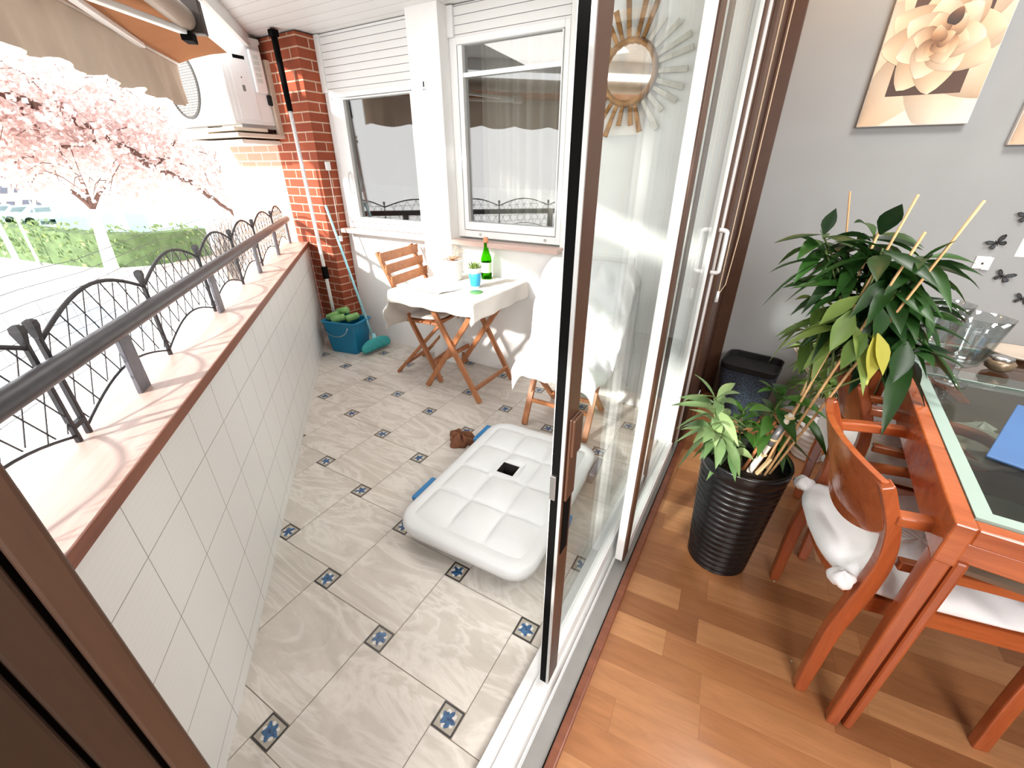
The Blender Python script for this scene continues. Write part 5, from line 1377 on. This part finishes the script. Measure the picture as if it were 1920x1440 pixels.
# poles
for (x0, y0, x1, y1, r_, lb) in ((85, 590, -20, 380, .075, 'thick white lamp post crossing the hedge at the left edge'), (75, 497, 36, 405, .06, 'thin white post standing before the hedge')):
    b = atz(x0, y0, GZ); rr = math.hypot(b.x, b.y); zt_ = far(x1, y1, rr).z
    t = thing('lamp_post', lb, 'post', b)
    MB().tube([b, Vector((b.x, b.y, zt_))], [r_ * 1.2, r_ * .8], 10).build('pole', M['white_alu'], t, smooth=True)
    MB().tube([b, b + Vector((0, 0, .12))], [r_ * 2, r_ * 1.6], 10).build('base', M['grey_alu'], t)
    MB().tube([Vector((b.x, b.y, zt_)), Vector((b.x, b.y, zt_ + .12))], [r_ * 1.1, r_ * .5], 10).build('cap', M['white_alu'], t)
# --- cherry trees
bark = plain('cherry_bark', (112, 84, 74), .9, 0, .2, 20)
def blossommat():
    t = NT('pink_blossom'); g = t.n('ShaderNodeNewGeometry')
    col = t.ramp(t.math('ADD', t.math('MULTIPLY', g.outputs['Random Per Island'], .8), t.math('MULTIPLY', t.noise(t.obj(), 2), .2)), [(.1, lin((212, 182, 176))), (.5, lin((230, 210, 205))), (.9, lin((246, 237, 234)))])
    p = t.n('ShaderNodeBsdfDiffuse'); t.l(col, p.inputs[0]); tl = t.n('ShaderNodeBsdfTranslucent'); t.l(col, tl.inputs[0])
    mx = t.n('ShaderNodeMixShader'); mx.inputs[0].default_value = .45
    t.l(p.outputs[0], mx.inputs[1]); t.l(tl.outputs[0], mx.inputs[2]); t.l(mx.outputs[0], t.out.inputs[0]); return t.m
M['blossom'] = blossommat()
def sunpath(c):
    t = (YW - c.y) / .957
    return -3.8 < c.x + .29 * t < .3 and -.4 < c.z - .46 * t < 2.6
def tuft(mb, c, rad, n, sz, rg):
    if sunpath(c): return
    for k in range(n):
        v = Vector((rg.gauss(0, 1), rg.gauss(0, 1), rg.gauss(0, .8))); v = v.normalized() * rad * rg.random() ** .5; p = c + v
        d = Vector((rg.uniform(-1, 1), rg.uniform(-1, 1), rg.uniform(-1, 1))).normalized(); r_ = sz * rg.uniform(.6, 1.3)
        s_ = d.orthogonal().normalized() * r_; q_ = d.cross(s_).normalized() * r_
        mb.add([p - s_, p - q_ * .9 + d * r_ * .2, p + s_, p + q_ * .9 + d * r_ * .2], [(0, 1, 2, 3)])
rg = random.Random(11)
ctree = thing('cherry_tree', 'large blossoming pink cherry tree with dark branches close to the balcony', 'tree', Vector((-8.6, -.2, GZ)))
bl_ = MB(); brn = []
def limb(pts, r0, r1, nm='branch'):
    path = smoothpath([far(*p) for p in pts], 7); n = len(path)
    path = [p + Vector((rg.uniform(-.03, .03), rg.uniform(-.03, .03), rg.uniform(-.03, .03))) if 0 < i < n - 1 else p for i, p in enumerate(path)]
    MB().tube(path, [r0 + (r1 - r0) * i / (n - 1) for i in range(n)], 7).build(nm, bark, ctree, smooth=True); brn.append(path); return path
fork = far(-230, 140, 8.6)
trunk = smoothpath([Vector((-8.6, -.2, GZ)), Vector((-8.5, -.25, -1.2)), fork], 7)
MB().tube(trunk, [.16 - .06 * i / len(trunk) for i in range(len(trunk))], 10).build('trunk', bark, ctree, smooth=True)
limb([(-230, 140, 8.6), (-60, 160, 8.3), (20, 180, 8.2), (90, 205, 8.1), (150, 235, 8.0), (215, 265, 8.0), (290, 315, 8.0), (345, 336, 8.1), (395, 372, 8.2), (448, 408, 8.3)], .06, .022)
limb([(-230, 140, 8.6), (-80, 110, 8.8), (30, 130, 8.9), (75, 172, 8.9), (130, 215, 8.8)], .05, .02)
limb([(55, 296, 8.2), (105, 278, 8.1), (150, 275, 8.0), (195, 256, 8.0)], .012, .02)
limb([(-120, 300, 8.6), (0, 300, 8.4), (55, 296, 8.2)], .03, .012)
limb([(215, 265, 8.0), (280, 295, 8.0), (330, 300, 8.3), (390, 350, 8.4)], .02, .008)
limb([(150, 235, 8.0), (200, 190, 8.1), (250, 150, 8.3)], .018, .006)
limb([(80, 120, 8.8), (98, 155, 8.7)], .01, .006)
limb([(20, 180, 8.2), (70, 240, 8.3), (150, 330, 8.5)], .016, .006)
limb([(290, 315, 8.0), (340, 260, 8.3), (410, 300, 8.5)], .016, .006)
for k in range(46):
    x = rg.uniform(-20, 400); y = rg.uniform(130, 370); r_ = rg.uniform(7.6, 9.6); a = far(x, y, r_)
    MB_ = None
tw = MB()
for k in range(90):
    x = rg.uniform(-40, 420); y = 110 + rg.random() * 240; r_ = rg.uniform(7.6, 9.2); a = far(x, y, r_); b = a + Vector((rg.uniform(-.3, .3), rg.uniform(-.3, .3), rg.uniform(-.4, .1)))
    tw.tube([a, (a + b) / 2 + Vector((0, 0, .05)), b], [.006, .005, .002], 4)
tag(tw.build('twigs', bark, ctree), kind='stuff')
def inside(x, y):
    # outline of the blossom cloud in the view
    top = 100 if x < 70 else (100 + (x - 70) * .36 if x < 330 else 200 + (x - 330) * .9)
    bot = 330 + 22 * math.sin(x * .03) if x < 330 else 345 + (x - 330) * .5
    return top < y < bot
k = 0
while k < 900:
    x = rg.uniform(-160, 450); y = rg.uniform(80, 420)
    if not inside(x, y): continue
    if x > 20 and y < 190 and rg.random() < .35: continue
    tuft(bl_, far(x, y, rg.uniform(7.5, 10.2)), rg.uniform(.10, .26), 20, .034, rg); k += 1
for path in brn:
    for p in path[::2]: tuft(bl_, p + Vector((0, 0, .08)), .16, 9, .03, rg)
bl_.build('blossom', M['blossom'], ctree)
# white-trunked tree beyond
tb = atz(213, 512, GZ); rt_ = math.hypot(tb.x, tb.y)
wt = thing('street_tree', 'young street tree with white painted trunk and pink crown in front of the hedge', 'tree', tb)
fk = far(174, 392, rt_)
MB().tube([tb, tb + (fk - tb) * .1, fk], [.42, .26, .16], 12).build('trunk', plain('white_painted_trunk', (226, 222, 214), .9), wt, smooth=True)
for (x, y) in ((122, 352), (155, 345), (204, 340)):
    e = far(x, y, rt_); m2 = (fk + e) / 2 + Vector((0, 0, .12)); MB().tube(smoothpath([fk, m2, e, e + (e - fk) * .5], 4), .085, 7).build('branch', bark, wt, smooth=True)
bl2 = MB()
for k in range(200):
    x = rg.uniform(60, 300); y = rg.uniform(270, 362)
    tuft(bl2, far(x, y, rt_ + rg.uniform(-2.5, 2.5)), .55, 14, .11, rg)
bl2.build('blossom', M['blossom'], wt)
# bushy bare shrub at the right
sh = thing('shrub', 'grey brown bare shrub at the end of the pale fence', 'shrub', far(408, 440, 22) * 1)
sh.location.z = GZ
q = MB(); r3 = random.Random(8)
c = far(412, 425, 22); g0 = Vector((c.x, c.y, GZ))
for k in range(120):
    e = c + Vector((r3.uniform(-.7, .7), r3.uniform(-.7, .7), r3.uniform(-1.4, .55))); q.tube([g0 + Vector((r3.uniform(-.2, .2), r3.uniform(-.2, .2), 0)), (g0 + e) / 2 + Vector((r3.uniform(-.3, .3), r3.uniform(-.3, .3), .3)), e], [.03, .018, .008], 4)
q.build('stems', plain('grey_twigs', (150, 136, 126), .9), sh)

# ================================================================== LIGHT
w = bpy.data.worlds.new('world'); scene.world = w; w.use_nodes = True
nt_ = w.node_tree; nt_.nodes.clear()
wo = nt_.nodes.new('ShaderNodeOutputWorld'); bg = nt_.nodes.new('ShaderNodeBackground')
tcn = nt_.nodes.new('ShaderNodeTexCoord'); sx = nt_.nodes.new('ShaderNodeSeparateXYZ'); rp = nt_.nodes.new('ShaderNodeValToRGB')
nt_.links.new(tcn.outputs['Generated'], sx.inputs[0]); nt_.links.new(sx.outputs[2], rp.inputs[0])
rp.color_ramp.elements[0].position = 0; rp.color_ramp.elements[0].color = (1, .98, .97, 1)
rp.color_ramp.elements[1].position = .8; rp.color_ramp.elements[1].color = (.86, .93, 1, 1)
nt_.links.new(rp.outputs[0], bg.inputs[0]); bg.inputs[1].default_value = 3.0
nt_.links.new(bg.outputs[0], wo.inputs[0])
def light(name, ty, loc, energy, col=(1, 1, 1), size=1, target=None, sy=None):
    d = bpy.data.lights.new(name, ty); d.energy = energy; d.color = col
    o = bpy.data.objects.new(name, d); COL.objects.link(o); o.location = loc
    if ty == 'AREA':
        d.size = size
        if sy: d.shape = 'RECTANGLE'; d.size_y = sy
    elif ty != 'SUN': d.shadow_soft_size = size
    if target is not None: o.rotation_euler = (Vector(target) - Vector(loc)).to_track_quat('-Z', 'Y').to_euler()
    return o
sd = Vector((.29, .957, -.46)).normalized()
s_ = light('sun', 'SUN', (0, 0, 8), 8.0, (1, .96, .9)); s_.data.angle = R(3); s_.rotation_euler = sd.to_track_quat('-Z', 'Y').to_euler()
light('room_down_fill', 'AREA', (1.35, 1.2, 1.8), 36, (1, .97, .94), .7, (1.25, 1.2, 0))  # added unseen lamp, kept low so the grey wall darkens upwards
light('room_back_fill', 'AREA', (1.4, -2.0, 1.9), 115, (1, .98, .96), 1.4, (.7, 1.6, .4))  # added unseen fill that brightens the enclosed room
light('warm_wall_fill', 'POINT', (.05, 2.5, 2.4), 6, (1, .55, .22), .08)  # added point lamp standing in for warm bounce high on the wall
light('balcony_fill', 'AREA', (-1.7, 1.5, 2.17), 9, (1, .97, .94), .9, (-1.7, 1.6, 0))  # added unseen fill that lifts the balcony floor
light('room_planter_fill', 'AREA', (.75, 1.9, 2.52), 22, (1, .97, .94), .5, (.5, 2.0, 0))  # added unseen fill for the shadowed corner with the white pots
scene.cycles.caustics_reflective = False
scene.cycles.use_denoising = True
scene.cycles.max_bounces = 10
scene.cycles.transparent_max_bounces = 24
scene.cycles.sample_clamp_indirect = 8
scene.view_settings.view_transform = 'Standard'
scene.view_settings.look = 'None'
scene.view_settings.exposure = 0.0
